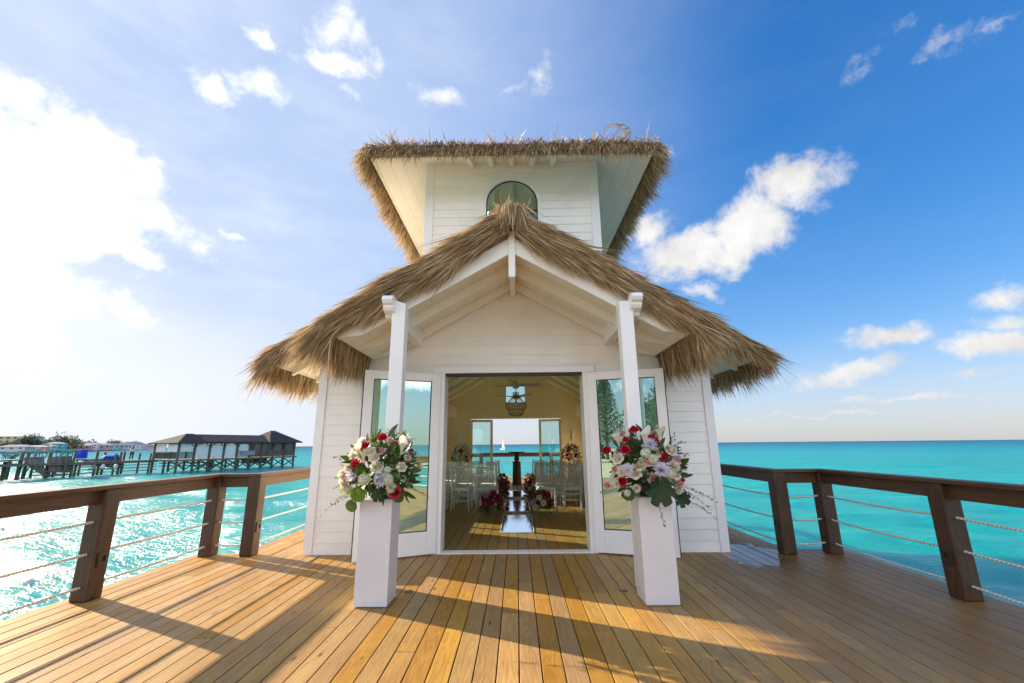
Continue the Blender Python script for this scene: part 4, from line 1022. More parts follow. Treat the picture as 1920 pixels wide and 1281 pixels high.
def big_arrangement(x, label, spots, ox, oy, seed, sprigs, leaves):
    e = empty('flower_arrangement', (x, 4.46, .931), 0, label, 'flower arrangement', 'large flower arrangements on the pedestals')
    r_ = random.Random(seed); S = 1215.0
    foliage(e, .27, .36, .37, 330, seed, 1.0, -.75)
    MB().lathe([(.06, 0), (.10, .005), (.115, .10), (.10, .12), (0, .12)], 16).build('vase', M['leaf_dark'], e, True)
    for (key, cx, cy, sc) in spots:
        lx, lz = (cx - ox) / S, (oy - cy) / S
        q = 1 - (lx / .46) ** 2 - ((lz - .26) / .48) ** 2; ly = -.30 * math.sqrt(max(0.02, q))
        # nearer flowers look larger and further from the optical axis: bring them back on their line of sight
        f_ = (4.46 + ly) / 4.30; p = Vector((lx * f_, ly, (lz + .931 - CH) * f_ + CH - .931)) if True else None
        d = Vector((lx * 1.6, -.75, (lz - .2) * 1.7 + .25))
        if key == 'calla': d = Vector((lx * .8, -.25, 1.0))
        o = put_flower(e, key, p, d, sc)
        if lz > .42 or abs(lx) > .38:
            mb = MB(); mb.tube([p, p.lerp(Vector((0, 0, .2)), .35) + Vector((0, 0, .01)), Vector((p.x * .2, 0, .2))], .0035, 5); mb.build('stem', M['leaf'], e, True)
    keys = ['rose_red', 'rose_cream', 'rose_pink', 'mum_lilac', 'hydrangea', 'mum_cream']
    for i in range(22):
        ph = r_.uniform(.15, math.pi - .15); z = r_.uniform(-.35, .85); rr = math.sqrt(1 - z * z); d = Vector((rr * math.cos(ph), rr * math.sin(ph), z))
        put_flower(e, keys[i % 6], Vector((d.x * .34, d.y * .32, .27 + d.z * .36)), d)
    for i, (p, d, L_) in enumerate(sprigs): sprig(e, p, d, L_, seed + i)
    for (p, rx_, ry_, rz2, sz, mt) in leaves:
        monstera(e, Vector(p), Matrix.Rotation(R_(rz2), 3, 'Z') @ Matrix.Rotation(R_(ry_), 3, 'Y') @ Matrix.Rotation(R_(rx_), 3, 'X'), sz, mt)
    return e
LEFT = [('rose_red', 745, 215, 1.15), ('rose_red', 550, 310, 1.1), ('rose_red', 460, 525, 1.2), ('rose_red', 385, 650, .9), ('rose_red', 940, 850, 1.4), ('rose_red', 525, 835, .9), ('rose_red', 905, 290, .6),
        ('rose_pink', 855, 270, 1.1), ('rose_pink', 760, 375, 1.0), ('rose_cream', 630, 380, 1.15), ('rose_cream', 735, 560, 1.25), ('rose_cream', 385, 820, 1.2), ('rose_cream', 690, 450, 1.1), ('rose_cream', 300, 650, 1.2), ('rose_cream', 1010, 565, 1.0),
        ('calla', 990, 350, 1.15), ('calla', 560, 440, 1.1), ('calla', 480, 385, 1.0), ('hydrangea', 595, 705, 1.0), ('hydrangea', 865, 710, .95), ('mum_lilac', 800, 700, 1.15), ('mum_lilac', 450, 655, 1.0), ('rose_cream', 340, 780, 1.0),
        ('mum_cream', 330, 740, .9), ('mum_cream', 430, 440, .9), ('mum_cream', 900, 800, .9), ('mum_cream', 380, 590, .8), ('rose_pink', 1060, 460, .7), ('hydrangea', 860, 600, .6)]
RIGHT = [('rose_red', 470, 145, 1.1), ('rose_red', 650, 265, 1.35), ('rose_red', 155, 385, 1.1), ('rose_red', 325, 380, 1.15), ('rose_red', 350, 262, .8), ('rose_red', 750, 460, 1.15), ('rose_red', 265, 745, 1.1), ('rose_red', 955, 735, .7),
         ('rose_pink', 335, 190, .9), ('rose_pink', 690, 195, .9), ('rose_pink', 560, 515, 1.15), ('rose_pink', 910, 510, 1.0), ('rose_pink', 205, 605, .9), ('rose_pink', 140, 785, .9), ('rose_pink', 615, 725, 1.35), ('rose_pink', 915, 760, 1.1),
         ('rose_cream', 660, 410, 1.2), ('rose_cream', 855, 390, 1.3), ('rose_cream', 455, 545, 1.35), ('rose_cream', 400, 640, 1.3), ('rose_cream', 870, 650, 1.3), ('rose_cream', 235, 480, 1.2), ('mum_cream', 275, 630, 1.1),
         ('hydrangea', 540, 430, .9), ('hydrangea', 615, 500, .9), ('hydrangea', 800, 665, .9), ('mum_lilac', 690, 620, 1.2), ('mum_cream', 850, 580, 1.1), ('mum_lilac', 330, 620, 1.0), ('mum_lilac', 605, 330, 1.0),
         ('calla', 560, 260, 1.25), ('calla', 275, 270, 1.1), ('calla', 740, 225, 1.1), ('mum_cream', 420, 820, .7), ('mum_cream', 890, 850, .7), ('mum_cream', 740, 790, .5), ('mum_cream', 215, 770, .8), ('hydrangea', 320, 870, .6)]
big_arrangement(-1.355, 'tall arrangement on the left pedestal, white and red roses with bright lime leaves', LEFT, 690, 935, 21,
    [((-.2, -.05, .15), (-1, -.3, .12), .26), ((-.2, -.1, .2), (-1, -.3, .35), .22), ((-.2, 0, .3), (-1, -.2, .7), .30), ((.2, -.05, .25), (1, -.2, .75), .34), ((.2, 0, .1), (1, -.2, .0), .30), ((-.15, -.1, .1), (-1, -.4, -.15), .28), ((-.22, -.1, .05), (-.9, -.4, -.25), .34), ((-.25, -.05, .35), (-.8, -.2, .5), .25)],
    [((-.12, -.30, .10), 20, 8, 0, .115, 'leaf_lime'), ((-.30, -.20, .11), 60, -30, 0, .07, 'leaf_lime'), ((-.08, -.31, .10), -60, 30, 10, .07, 'leaf_lime'), ((.05, -.26, .08), 15, 0, 0, .10, 'leaf_dark'), ((-.20, -.2, -.02), 15, 25, 0, .09, 'leaf'), ((.22, -.2, .05), 15, -20, 0, .08, 'leaf')])
big_arrangement(1.31, 'tall arrangement on the right pedestal, pink and red roses over one dark monstera leaf', RIGHT, 655, 925, 47,
    [((.2, -.1, .1), (1, -.2, -.05), .38), ((.2, -.05, .1), (1, -.2, -.3), .36), ((-.2, 0, .12), (-1, -.2, .05), .30), ((.2, 0, .4), (.7, -.2, .8), .28), ((0, -.2, -.02), (.0, -.5, -.4), .2), ((.22, -.1, .0), (.9, -.2, -.2), .34)],
    [((0.0, -.34, .13), 8, 0, 0, .205, 'leaf_dark'), ((.22, -.22, .02), 15, -30, 0, .12, 'leaf_dark'), ((-.25, -.2, .06), 15, 20, 0, .09, 'leaf')])
def small_arrangement(x, y, z, rx, rz_, label, nfl, seed, keys, group, sc=1.2, tall=False):
    e = empty('flower_arrangement', (x, y, z), 0, label, 'flower arrangement', group); r_ = random.Random(seed)
    foliage(e, rz_ * .45, rx, rz_, 170, seed, .9 if not tall else 1.0, -.5)
    for i in range(nfl):
        zz = 1 - 1.15 * (i + .5) / nfl; ph = i * 2.39996 + r_.random() * .5; rr = math.sqrt(max(0, 1 - zz * zz)); d = Vector((rr * math.cos(ph), rr * math.sin(ph), zz))
        put_flower(e, r_.choice(keys), Vector((d.x * rx * .95, d.y * rx * .95, rz_ * .45 + d.z * rz_ * .9)), d, sc)
    return e
AIS = ['rose_magenta', 'rose_magenta', 'rose_red', 'rose_magenta', 'rose_cream', 'rose_pink', 'rose_red']
for (x, y, s_, lb) in ((-.55, 9.62, 30, 'nearest aisle posy on the floor left of the mirrors, mostly magenta roses'), (.52, 9.62, 31, 'nearest aisle posy on the floor right of the mirrors, magenta roses and white blooms'),
                       (-.44, 11.6, 32, 'second aisle posy on the left side, beside the middle mirror'), (.42, 11.6, 33, 'second aisle posy on the right side, beside the middle mirror'),
                       (-.44, 13.4, 34, 'farthest aisle posy on the left, beside the last mirror'), (.42, 13.4, 35, 'farthest aisle posy on the right, beside the last mirror')):
    small_arrangement(x, y, .06, .24 if y < 10 else .21, .30 if y < 10 else .38, lb, 22, s_, AIS if s_ != 31 else AIS + ['rose_cream', 'mum_cream'], 'flower posies along the aisle', 1.25)
WARM = ['rose_red', 'rose_cream', 'rose_pink', 'mum_cream', 'rose_cream']
for (x, s_, lb, lb2) in ((-2.0, 40, 'tall arrangement before the back wall, left of the glass doors, dark in shade', 'tall white stand under the left rear arrangement'), (1.97, 41, 'tall sunlit arrangement before the back wall, right of the glass doors', 'tall white stand under the right rear arrangement')):
    small_arrangement(x, 16.0, .75, .36, .50, lb, 46, s_, WARM, 'tall arrangements at the back wall', 1.3, True)
    e = empty('flower_pedestal', (x, 16.0, 0), 0, lb2, 'pedestal', 'white flower stands at the back wall'); MB().box(-.15, .15, -.15, .15, 0.001, .70).build('column', M['pedestal'], e, bevel=.003); MB().box(-.16, .16, -.16, .16, .7002, .745).build('top', M['pedestal'], e, bevel=.003)

# ------------------------------------------------------------------ aisle: mirrors and stone pedestal
for (y0, y1, lb) in ((7.64, 9.44, 'nearest mirror panel lying flat in the aisle'), (9.94, 11.84, 'middle mirror panel lying flat in the aisle'), (12.53, 14.2, 'farthest mirror panel lying flat in the aisle')):
    e = empty('floor_mirror', (-.01, (y0 + y1) / 2, .004), 0, lb, 'floor mirror', 'mirror panels along the aisle'); h = (y1 - y0) / 2
    MB().box(-.275, .275, -h + .01, h - .01, 0, .008).build('mirror_sheet', M['mirror'], e)
    fm = MB(); fm.box(-.288, -.2752, -h, h, 0, .011).box(.2752, .288, -h, h, 0, .011).box(-.275, .275, -h, -h + .0098, 0, .011).box(-.275, .275, h - .0098, h, 0, .011); fm.build('edge_trim', M['white'], e)
e = empty('stone_pedestal', (-.01, 16.4, 0), 0, 'dark fluted stone pedestal with a ball and wide bowl top at the aisle end', 'stone pedestal')
mb = MB(); n = 40; prof = [(.175, .0), (.175, .03), (.165, .05), (.155, .4), (.145, .80), (.15, .81), (.15, .825)]
vs = []
for (r, z) in prof:
    for k in range(n):
        fl = 1.0 if z in (.0, .03, .81, .825) else (1 - .06 * (k % 2)); a = 2 * math.pi * k / n; vs.append((r * fl * math.cos(a), r * fl * math.sin(a), z))
mb.add(vs, [(i * n + k, i * n + (k + 1) % n, (i + 1) * n + (k + 1) % n, (i + 1) * n + k) for i in range(len(prof) - 1) for k in range(n)] + [tuple((len(prof) - 1) * n + k for k in range(n))])
mb.build('shaft', M['stone'], e)
MB().lathe([(.03, .824), (.07, .84), (.095, .88), (.10, .92), (.095, .96), (.07, 1.0), (.05, 1.02)], 24).build('ball', M['stone'], e, True)
MB().lathe([(.05, 1.018), (.10, 1.05), (.20, 1.10), (.31, 1.145), (.32, 1.165), (.30, 1.165), (.15, 1.12), (0, 1.11)], 32).build('bowl', M['stone'], e, True)

# ------------------------------------------------------------------ chairs
def make_chair():
    e = empty('ballroom_chair', (0, 0, 0)); tag(e, 'x', 'chair')
    W_, Wf, D_ = .36, .40, .38      # back width, front width, depth; the back is towards -Y
    for s_ in (-1, 1):
        mb = MB(); x = s_ * W_ / 2
        mb.tube([(s_ * (W_ / 2 + .02), -.21, 0), (x, -.185, .22), (x, -.18, .46), (x, -.20, .70), (x * .96, -.245, .96), (x * .96, -.247, .975)], [.012, .015, .017, .015, .013, .006], 8); mb.build('rear_leg', M['chair'], e, True)
        mb = MB(); x = s_ * Wf / 2; mb.tube([(x * 1.05, .21, 0), (x * 1.02, .205, .05), (x, .19, .44), (x, .19, .455)], [.010, .014, .017, .012], 8); mb.build('front_leg', M['chair'], e, True)
    mb = MB(); mb.add([(-W_ / 2 - .015, -.19, .435), (W_ / 2 + .015, -.19, .435), (Wf / 2 + .02, .21, .435), (-Wf / 2 - .02, .21, .435), (-W_ / 2 - .015, -.19, .462), (W_ / 2 + .015, -.19, .462), (Wf / 2 + .02, .21, .462), (-Wf / 2 - .02, .21, .462)],
                      [(0, 3, 2, 1), (4, 5, 6, 7), (0, 1, 5, 4), (1, 2, 6, 5), (2, 3, 7, 6), (3, 0, 4, 7)]); mb.build('seat_frame', M['chair'], e, bevel=.006)
    mb = MB(); mb.add([(-W_ / 2 - .005, -.165, .463), (W_ / 2 + .005, -.165, .463), (Wf / 2 + .015, .205, .463), (-Wf / 2 - .015, .205, .463), (-W_ / 2 + .01, -.15, .505), (W_ / 2 - .01, -.15, .505), (Wf / 2 - .005, .19, .505), (-Wf / 2 + .005, .19, .505)],
                      [(0, 3, 2, 1), (4, 5, 6, 7), (0, 1, 5, 4), (1, 2, 6, 5), (2, 3, 7, 6), (3, 0, 4, 7)]); mb.build('seat_cushion', M['cushion'], e, bevel=.014)
    mb = MB()
    def back(z): return -.18 - .065 * ((z - .46) / .5) ** 1.3
    for z in (.58, .62, .83, .88, .94): MB().tube([(-W_ / 2 * .97, back(z), z), (W_ / 2 * .97, back(z), z)], .0095, 6).build('back_rail', M['chair'], e, True)
    mb = MB()
    for k in range(7):
        x = (k - 3) * .047; mb.tube([(x, back(.62), .62), (x, back(.72), .72), (x, back(.83), .83)], .0065, 6)
        mb.tube([(x, back(.83), .83), (x, back(.94), .94)], .006, 6)
    mb.build('back_spindle', M['chair'], e, True)
    mb = MB()
    for s_ in (-1, 1):
        for z in (.16, .28): mb.tube([(s_ * .187, -.19, z), (s_ * .203, .20, z)], .008, 6)
    for z in (.20, .32): mb.tube([(-.2, .20, z), (.2, .20, z)], .008, 6)
    mb.tube([(-.185, -.19, .22), (.185, -.19, .22)], .008, 6); mb.tube([(-.185, -.187, .37), (.185, -.187, .37)], .008, 6)
    mb.build('stretcher', M['chair'], e, True)
    return e
chair = make_chair(); first = True
ROWN = ['row nearest the entrance', 'second row', 'third row', 'fourth row', 'front row']; SEATN = ['beside the aisle', 'second from the aisle', 'third from the aisle', 'against the wall']
for r in range(5):
    for s_ in (-1, 1):
        for k in range(4):
            x = -.02 + s_ * (.69 + .56 * k) + random.uniform(-.02, .02); y = 10.12 + r * .95 + random.uniform(-.03, .03); rz_ = random.uniform(-.05, .05)
            lb = 'white ballroom chair, %s, %s of the %s block' % (ROWN[r], SEATN[k], 'left' if s_ < 0 else 'right')
            gp = 'white chairs in rows inside the chapel'
            if first: chair.location = (x, y, .001); chair.rotation_euler = (0, 0, rz_); tag(chair, lb, 'chair', gp); first = False
            else: dup(chair, (x, y, .001), rz_, lb, gp)

# ------------------------------------------------------------------ ceiling fans and pendant
def fan(x, y, z, a0, label):
    e = empty('ceiling_fan', (x, y, z), 0, label, 'ceiling fan', 'white ceiling fans')
    MB().lathe([(.0, -.10), (.05, -.09), (.09, -.05), (.10, .0), (.07, .05), (.03, .09), (.02, .12)], 20).build('motor', M['fan'], e, True)
    MB().tube([(0, 0, .12), (0, 0, 4.40 - z)], .012, 8).build('rod', M['fan'], e, True)
    for k in range(3):
        a = a0 + k * 2 * math.pi / 3; mb = MB(); n = 6; vs = []
        for i in range(n + 1):
            t_ = i / n; r = .08 + .58 * t_; wd = .05 + .05 * math.sin(math.pi * min(1, t_ * 1.1)) * 1.0; zz = .0 + .03 * t_
            vs += [(r, -wd, zz + .02), (r, wd, zz - .025), (r, wd, zz - .033), (r, -wd, zz + .012)]
        fs = []
        for i in range(n):
            for q in range(4): fs.append((i * 4 + q, i * 4 + (q + 1) % 4, i * 4 + 4 + (q + 1) % 4, i * 4 + 4 + q))
        fs += [(3, 2, 1, 0), (n * 4, n * 4 + 1, n * 4 + 2, n * 4 + 3)]
        mb.add(vs, fs); mb.xf(Matrix.Rotation(a, 4, 'Z')); mb.build('blade', M['fan'], e, True)
    return e
fan(-.01, 10.0, 2.80, R_(20), 'white three-blade ceiling fan nearest the entrance doors')
fan(-.01, 13.8, 2.93, R_(200), 'white three-blade ceiling fan behind the wicker pendant')
e = empty('pendant_lamp', (-.01, 11.5, 2.17), 0, 'open wicker basket pendant lamp hanging below the ceiling fans', 'pendant lamp')
prof = [(.13, 0.0), (.20, .06), (.215, .16), (.255, .18), (.285, .26), (.27, .32), (.14, .45), (.085, .52), (.075, .62)]
mb = MB()
for k in range(26):
    a = 2 * math.pi * k / 26; mb.tube([(r * math.cos(a), r * math.sin(a), z) for r, z in prof], .0042, 4)
mb.build('wicker_ribs', M['wicker'], e, True)
mb = MB()
for (r, z) in ((.13, 0), (.205, .08), (.215, .16), (.275, .22), (.275, .31), (.085, .52), (.075, .62), (.06, .0)):
    mb.tube([(r * math.cos(t), r * math.sin(t), z) for t in np.linspace(0, 2 * math.pi, 25)], .0055, 5, False)
mb.build('wicker_hoop', M['wicker'], e, True)
MB().tube([(0, 0, .62), (0, 0, 4.4 - 2.17)], .006, 6).build('cord', M['black'], e, True)
MB().lathe([(.0, .25), (.035, .27), (.045, .31), (.03, .36), (.02, .42), (0, .42)], 12).build('bulb', M['white'], e, True)

# ------------------------------------------------------------------ float line in the water
e = empty('float_line', (-9.8, 9.6, WL), 0, 'line of grey floats strung on white rope in the water', 'float line')
fp = [(-7.2, 7.6), (-8.5, 8.6), (-9.82, 9.63), (-11.6, 11.02), (-12.97, 12.04), (-14.53, 13.28), (-16.08, 14.46), (-18.05, 15.97), (-20.3, 17.8), (-22.6, 19.6), (-25.2, 21.7)]
base = Vector((-9.8, 9.6, 0))
pts = []
for (a, b) in zip(fp[:-1], fp[1:]):
    for t_ in (0, .25, .5, .75): pts.append(Vector((a[0] + (b[0] - a[0]) * t_, a[1] + (b[1] - a[1]) * t_, .05 - .03 * math.sin(t_ * 3.14))) - base)
MB().tube(pts, .017, 6).build('line', M['chair'], e, True)
for i, (x, y) in enumerate(fp):
    d = Vector((-.77, .63, 0)); mb = MB().lathe([(.02, -.14), (.07, -.13), (.10, -.07), (.105, 0), (.10, .07), (.07, .13), (.02, .14)], 14)
    mb.xf(Matrix.Translation(Vector((x, y, .04)) - base) @ (d + Vector((0, random.uniform(-.3, .3), random.uniform(-.1, .1)))).to_track_quat('Z', 'Y').to_matrix().to_4x4()); mb.build('float', M['float'], e, True)
#FAR_BEGIN
# ------------------------------------------------------------------ the old pier to the left
def at(px, py, Y):
    d = fw * 800.0 + r2 * (px - 960) + u2 * (640.5 - py); return Vector((0, 0, CH)) + d * (Y / d.y)
C0 = Vector((-43.0, 55.5, 0)); PU = Vector((.367, .930, 0)).normalized(); PW = Vector((-.930, .367, 0)).normalized()
def L(u, w_, z): return C0 + PU * u + PW * w_ + Vector((0, 0, z))
PM = Matrix((PU, PW, Vector((0, 0, 1)))).transposed().to_4x4(); PM.translation = C0
class PB(MB):     # written in pier coordinates: along, across, up
    def build(s, name, material, parent=None, smooth=False, bevel=0.0):
        return MB.build(s, name, material, parent, smooth, bevel)
house = empty('boathouse', C0, 0, 'dark shingled boathouse on braced stilts over the water', 'boathouse')
house.rotation_euler = (0, 0, math.atan2(PU.y, PU.x))
LEN, DEP, DZ = 17.6, 4.9, -.08
PB().box(-.3, LEN + .3, -.35, DEP + .3, DZ - .22, DZ).build('floor_deck', M['old_wood'], house)
def hip(u0, u1, w0, w1, z0, z1, ridge, nm='roof'):
    cu, cw = (u0 + u1) / 2, (w0 + w1) / 2; mb = PB()
    r0, r1 = (cu - ridge / 2, cu + ridge / 2)
    vs = [(u0, w0, z0), (u1, w0, z0), (u1, w1, z0), (u0, w1, z0), (r0, cw, z1), (r1, cw, z1), (u0, w0, z0 - .12), (u1, w0, z0 - .12), (u1, w1, z0 - .12), (u0, w1, z0 - .12)]
    mb.add(vs, [(0, 1, 5, 4), (1, 2, 5), (2, 3, 4, 5), (3, 0, 4), (6, 7, 1, 0), (7, 8, 2, 1), (8, 9, 3, 2), (9, 6, 0, 3), (9, 8, 7, 6)]); return mb.build(nm, M['shingle'], house)
hip(-.6, 5.6, -.6, DEP + .6, 2.02, 3.25, .8); r3 = hip(12.2, LEN + .7, -.9, DEP + .8, 2.12, 3.95, .9)
mb = PB(); cw = DEP / 2; mb.prism([(-.55, 2.05), (DEP + .55, 2.05), (DEP + .55, 2.17), (cw, 3.18), (-.55, 2.17)], 'x', 3.0, 14.0); mb.build('roof', M['shingle'], house)
mb = PB(); mb.beam((LEN + .7, -.9, 2.15), (15.4, cw, 4.0), .12, .06); mb.build('hip_cap', M['pale'], r3)
for w_ in (0.0, DEP):
    for i in range(10):
        u_ = i * LEN / 9
        PB().tube([(u_, w_, -4.2), (u_, w_, 2.04 if i < 8 or w_ else 2.0)], .15, 8).build('stilt', M['pile'], house, True)
for i in (0, 3, 6, 9): PB().tube([(i * LEN / 9, DEP / 2, -4.2), (i * LEN / 9, DEP / 2, DZ - .2)], .15, 8).build('stilt', M['pile'], house, True)
for i in range(1, 9):
    mb = PB(); a, b = i * LEN / 9, (i + 1) * LEN / 9
    mb.beam((a, -.17, -1.5), (b, -.17, DZ - .3), .05, .16).beam((a, -.23, DZ - .3), (b, -.23, -1.5), .05, .16); mb.build('brace', M['pile'], house)
    mb = PB(); mb.beam((a, DEP - .2, -1.5), (b, DEP - .2, DZ - .3), .05, .16).beam((a, DEP - .27, DZ - .3), (b, DEP - .27, -1.5), .05, .16); mb.build('brace', M['pile'], house)
def balus(p, q, z0=0.0, z1=.82):
    mb = PB(); p, q = Vector(p), Vector(q); n = int((q - p).length / .16)
    mb.beam(p + Vector((0, 0, z1)), q + Vector((0, 0, z1)), .1, .06).beam(p + Vector((0, 0, z0 + .08)), q + Vector((0, 0, z0 + .08)), .06, .06)
    for i in range(n):
        c = p.lerp(q, (i + .5) / n); mb.box(c.x - .05, c.x + .05, c.y - .02, c.y + .02, z0 + .1, z1 - .03)
    mb.build('balustrade', M['old_wood'], house)
balus((-.12, -.1, 0), (-.12, DEP, 0)); balus((0, -.12, 0), (1.8, -.12, 0)); balus((10.2, -.12, 0), (LEN, -.12, 0)); balus((LEN, -.1, 0), (LEN, DEP, 0))
# canvas blinds
for (a, b) in ((.18, 2.3), (2.6, 4.72)): 
    mb = PB(); n = 12
    for i in range(n):
        w0, w1 = a + (b - a) * i / n, a + (b - a) * (i + 1) / n; mb.box(.02, .05 + .02 * (i % 2), w0, w1, .92, 1.86)
    mb.build('canvas_blind', M['curtain'], house)
for i in range(0, 5):
    a, b = i * LEN / 9 + .17, (i + 1) * LEN / 9 - .17; mb = PB(); n = 10
    for k in range(n):
        u0, u1 = a + (b - a) * k / n, a + (b - a) * (k + 1) / n; mb.box(u0, u1, .10, .13 + .03 * (k % 2), .10 if i else .9, 1.85)
    mb.build('canvas_blind', M['curtain'], house)
for i in range(1, 6):
    u_ = i * LEN / 9
    for s_ in (-1, 1):
        mb = PB(); pts = [(u_ + s_ * .1, -.02, 1.25), (u_ + s_ * .16, -.02, 1.55), (u_ + s_ * .34, -.02, 1.8), (u_ + s_ * .62, -.02, 1.93)]; mb.tube(pts, .055, 5); mb.build('arch_bracket', M['old_wood'], house)
PB().box(0, LEN, -.06, .04, 1.88, 2.04).build('eave_beam', M['old_wood'], house)
mb = PB(); mb.box(10.6, 10.7, .15, DEP, 0, 2.0).box(10.7, LEN - .05, .15, .25, 0, 2.02).box(LEN - .15, LEN - .05, .25, DEP, 0, 2.02); mb.build('plank_wall', M['plank_wall'], house)
for u_ in (12.6, 15.2): PB().box(u_, u_ + .9, .12, .148, .75, 1.7).build('window', M['window'], house)
PB().box(11.2, 13.6, 1.0, 3.4, -1.0, DZ - .24).build('water_tank', M['black'], house)
mb = PB(); mb.box(8.2, 10.3, -.45, -.2, .25, .80).box(8.0, 10.4, -.5, -.15, .80, .88); mb.build('service_hatch', M['grey_roof'], house)

walk = empty('old_pier', C0, math.atan2(PU.y, PU.x), 'weathered timber pier walkway with open railings left of the boathouse', 'pier')
W0, W1 = 4.0, 6.2
mb = PB()
for i in range(0, 180): mb.box(-27 + i * .15, -27 + i * .15 + .14, W0, W1, -.14, -.08)
mb.build('deck_planks', M['old_wood'], walk)
for z in (-.32, -.62, -.95, -1.3):
    PB().beam((-9.0 if z > -.7 else -11.5, W0 - .12, z), (0, W0 - .12, z), .05, .10).build('stringer', M['old_wood'], walk)
for w_ in (W0 + .05, W1 - .05): PB().beam((-27, w_, -.24), (0, w_, -.24), .1, .18).build('stringer', M['old_wood'], walk)
for u_ in (-24, -16.0, -9.0, -4.6, -.9):
    for w_ in (W0 - .1, W1): PB().tube([(u_, w_, -4.2), (u_ + .02, w_, .62 + .2 * ((u_ * 7) % 1))], .12, 8).build('pile', M['pile'], walk, True)
for z in (-.55, -.9): PB().beam((0.3, W0, z), (5.0, .2, z), .06, .12).build('stringer', M['old_wood'], walk)
# landing stage to the left with a braced ramp
def local(px, py, Y): return at(px, py, Y)
lift = empty('boat_lift', local(100, 897, 48.0), 0, 'slatted timber boat lift with a sloping side and a plank panel', 'boat lift'); lo = lift.location.copy()
def W(px, py, Y): return local(px, py, Y) - lo
def quadslab(mb, a, b, c, d, th=.06):
    n_ = nrm((b - a).cross(d - a)) * th; vs = [a, b, c, d, a + n_, b + n_, c + n_, d + n_]
    mb.add(vs, [(0, 3, 2, 1), (4, 5, 6, 7), (0, 1, 5, 4), (1, 2, 6, 5), (2, 3, 7, 6), (3, 0, 4, 7)])
mb = MB(); n = 13
for i in range(n):
    t0, t1 = i / n, (i + .72) / n
    A = lambda t: W(46, 860, 46.0).lerp(W(84, 858, 47.5), t); Bq = lambda t: W(47, 867, 46.0).lerp(W(85, 890, 47.5), t)
    quadslab(mb, A(t0), A(t1), Bq(t1), Bq(t0))
mb.beam(W(46, 867, 46.0), W(86, 893, 47.5), .14, .22); mb.beam(W(46, 859, 46.0), W(86, 857, 47.5), .12, .12); mb.build('sloping_side', M['plank_wall'], lift)
mb = MB(); n = 14
for i in range(n):
    t0, t1 = i / n, (i + .94) / n; A = lambda t: W(91, 857, 47.6).lerp(W(136, 855, 49.5), t); Bq = lambda t: W(91, 884, 47.6).lerp(W(134, 884, 49.5), t)
    quadslab(mb, A(t0), A(t1), Bq(t1), Bq(t0), .07)
mb.build('plank_panel', M['plank_wall'], lift)
mb = MB(); mb.beam(W(91, 884.5, 47.55), W(136, 884.5, 49.45), .12, .2); mb.beam(W(80, 893, 47.5), W(150, 888, 51), .1, .14); mb.build('bottom_beam', M['old_wood'], lift)
for (px, py, Y, top) in ((30, 901, 46.2, 850), (42, 898, 47.6, 850), (56, 896, 49, 852), (84, 898, 48.0, 849), (90, 896, 49.5, 862), (102, 893, 51.5, 880), (131, 896, 49.4, 848), (138, 893, 51, 862), (146, 891, 53, 868)):
    b_ = W(px, py, Y); t_ = W(px + (py - top) * .17, top, Y); z_ = Vector((b_.x, b_.y, t_.z))
    MB().tube([b_ + Vector((0, 0, -1.5)), z_], .17 if Y < 48.2 else .12, 8).build('pile', M['pile'], lift, True)
mb = MB(); mb.beam(W(34, 889, 46.3), W(44, 872, 47.6), .06, .12); mb.beam(W(46, 889, 47.7), W(57, 873, 49), .06, .12); mb.build('brace', M['old_wood'], lift)
lift2 = empty('boat_lift', local(190, 890, 52.5), 0, 'lower slatted boat cradle with hanging fenders beside the old pier', 'boat lift'); lo = lift2.location.copy()
mb = MB(); n = 16
for i in range(n):
    t0, t1 = i / n, (i + .8) / n; A = lambda t: W(152, 862, 51.0).lerp(W(228, 858, 54.0), t); Bq = lambda t: W(172, 872, 51.0).lerp(W(228, 880, 54.0), t)
    quadslab(mb, A(t0), A(t1), Bq(t1), Bq(t0))
mb.beam(W(143, 862, 51), W(228, 862, 54), .1, .12); mb.beam(W(165, 880, 51.5), W(228, 879, 54), .1, .14); mb.beam(W(140, 873, 51), W(228, 870, 54), .08, .1); mb.build('slatted_side', M['plank_wall'], lift2)
for (px, py, Y, top) in ((174, 893, 51.4, 847), (181, 892, 53, 868), (189, 890, 54, 848), (219, 892, 53.6, 847), (226, 889, 55, 847)):
    b_ = W(px, py, Y); t_ = W(px, top, Y); MB().tube([b_ + Vector((0, 0, -1.5)), Vector((b_.x, b_.y, t_.z))], .14, 8).build('pile', M['pile'], lift2, True)
for px in (176, 193, 217): MB().lathe([(0, -.3), (.16, -.2), (.2, 0), (.16, .2), (0, .3)], 12, tuple(W(px, 875, 51.2))).build('fender', M['float'], lift2, True)
for (a, b, c, d, Y, lb) in ((144, 163, 843, 860, 50.5, 'tall bright blue tarpaulin cover standing on the old pier'), (197, 223, 853, 860.5, 53.0, 'low wide bright blue cover beside the old pier')):
    p, q = local(a, d, Y), local(b, c, Y + .6); o_ = (p + q) / 2; mb = MB(); n = 7; m_ = 5; r_ = random.Random(a); vs = []
    hx, hz = (q.x - p.x) / 2, (q.z - p.z) / 2
    mb.add([(-hx, -.5, -hz), (hx, -.3, -hz), (hx, .6, -hz), (-hx, .5, -hz), (-hx * 1.04, -.4, hz * .9), (hx * 1.02, -.2, hz), (hx * .96, .5, hz * .94), (-hx * .97, .5, hz), (-hx, -.62, 0), (hx, -.42, .05)],
           [(0, 3, 2, 1), (4, 5, 6, 7), (0, 1, 9, 8), (8, 9, 5, 4), (1, 2, 6, 5, 9), (2, 3, 7, 6), (3, 0, 8, 4, 7)])
    o = mb.build('tarpaulin', M['blue'], None, bevel=.06); o.location = o_; tag(o, lb, 'tarpaulin')
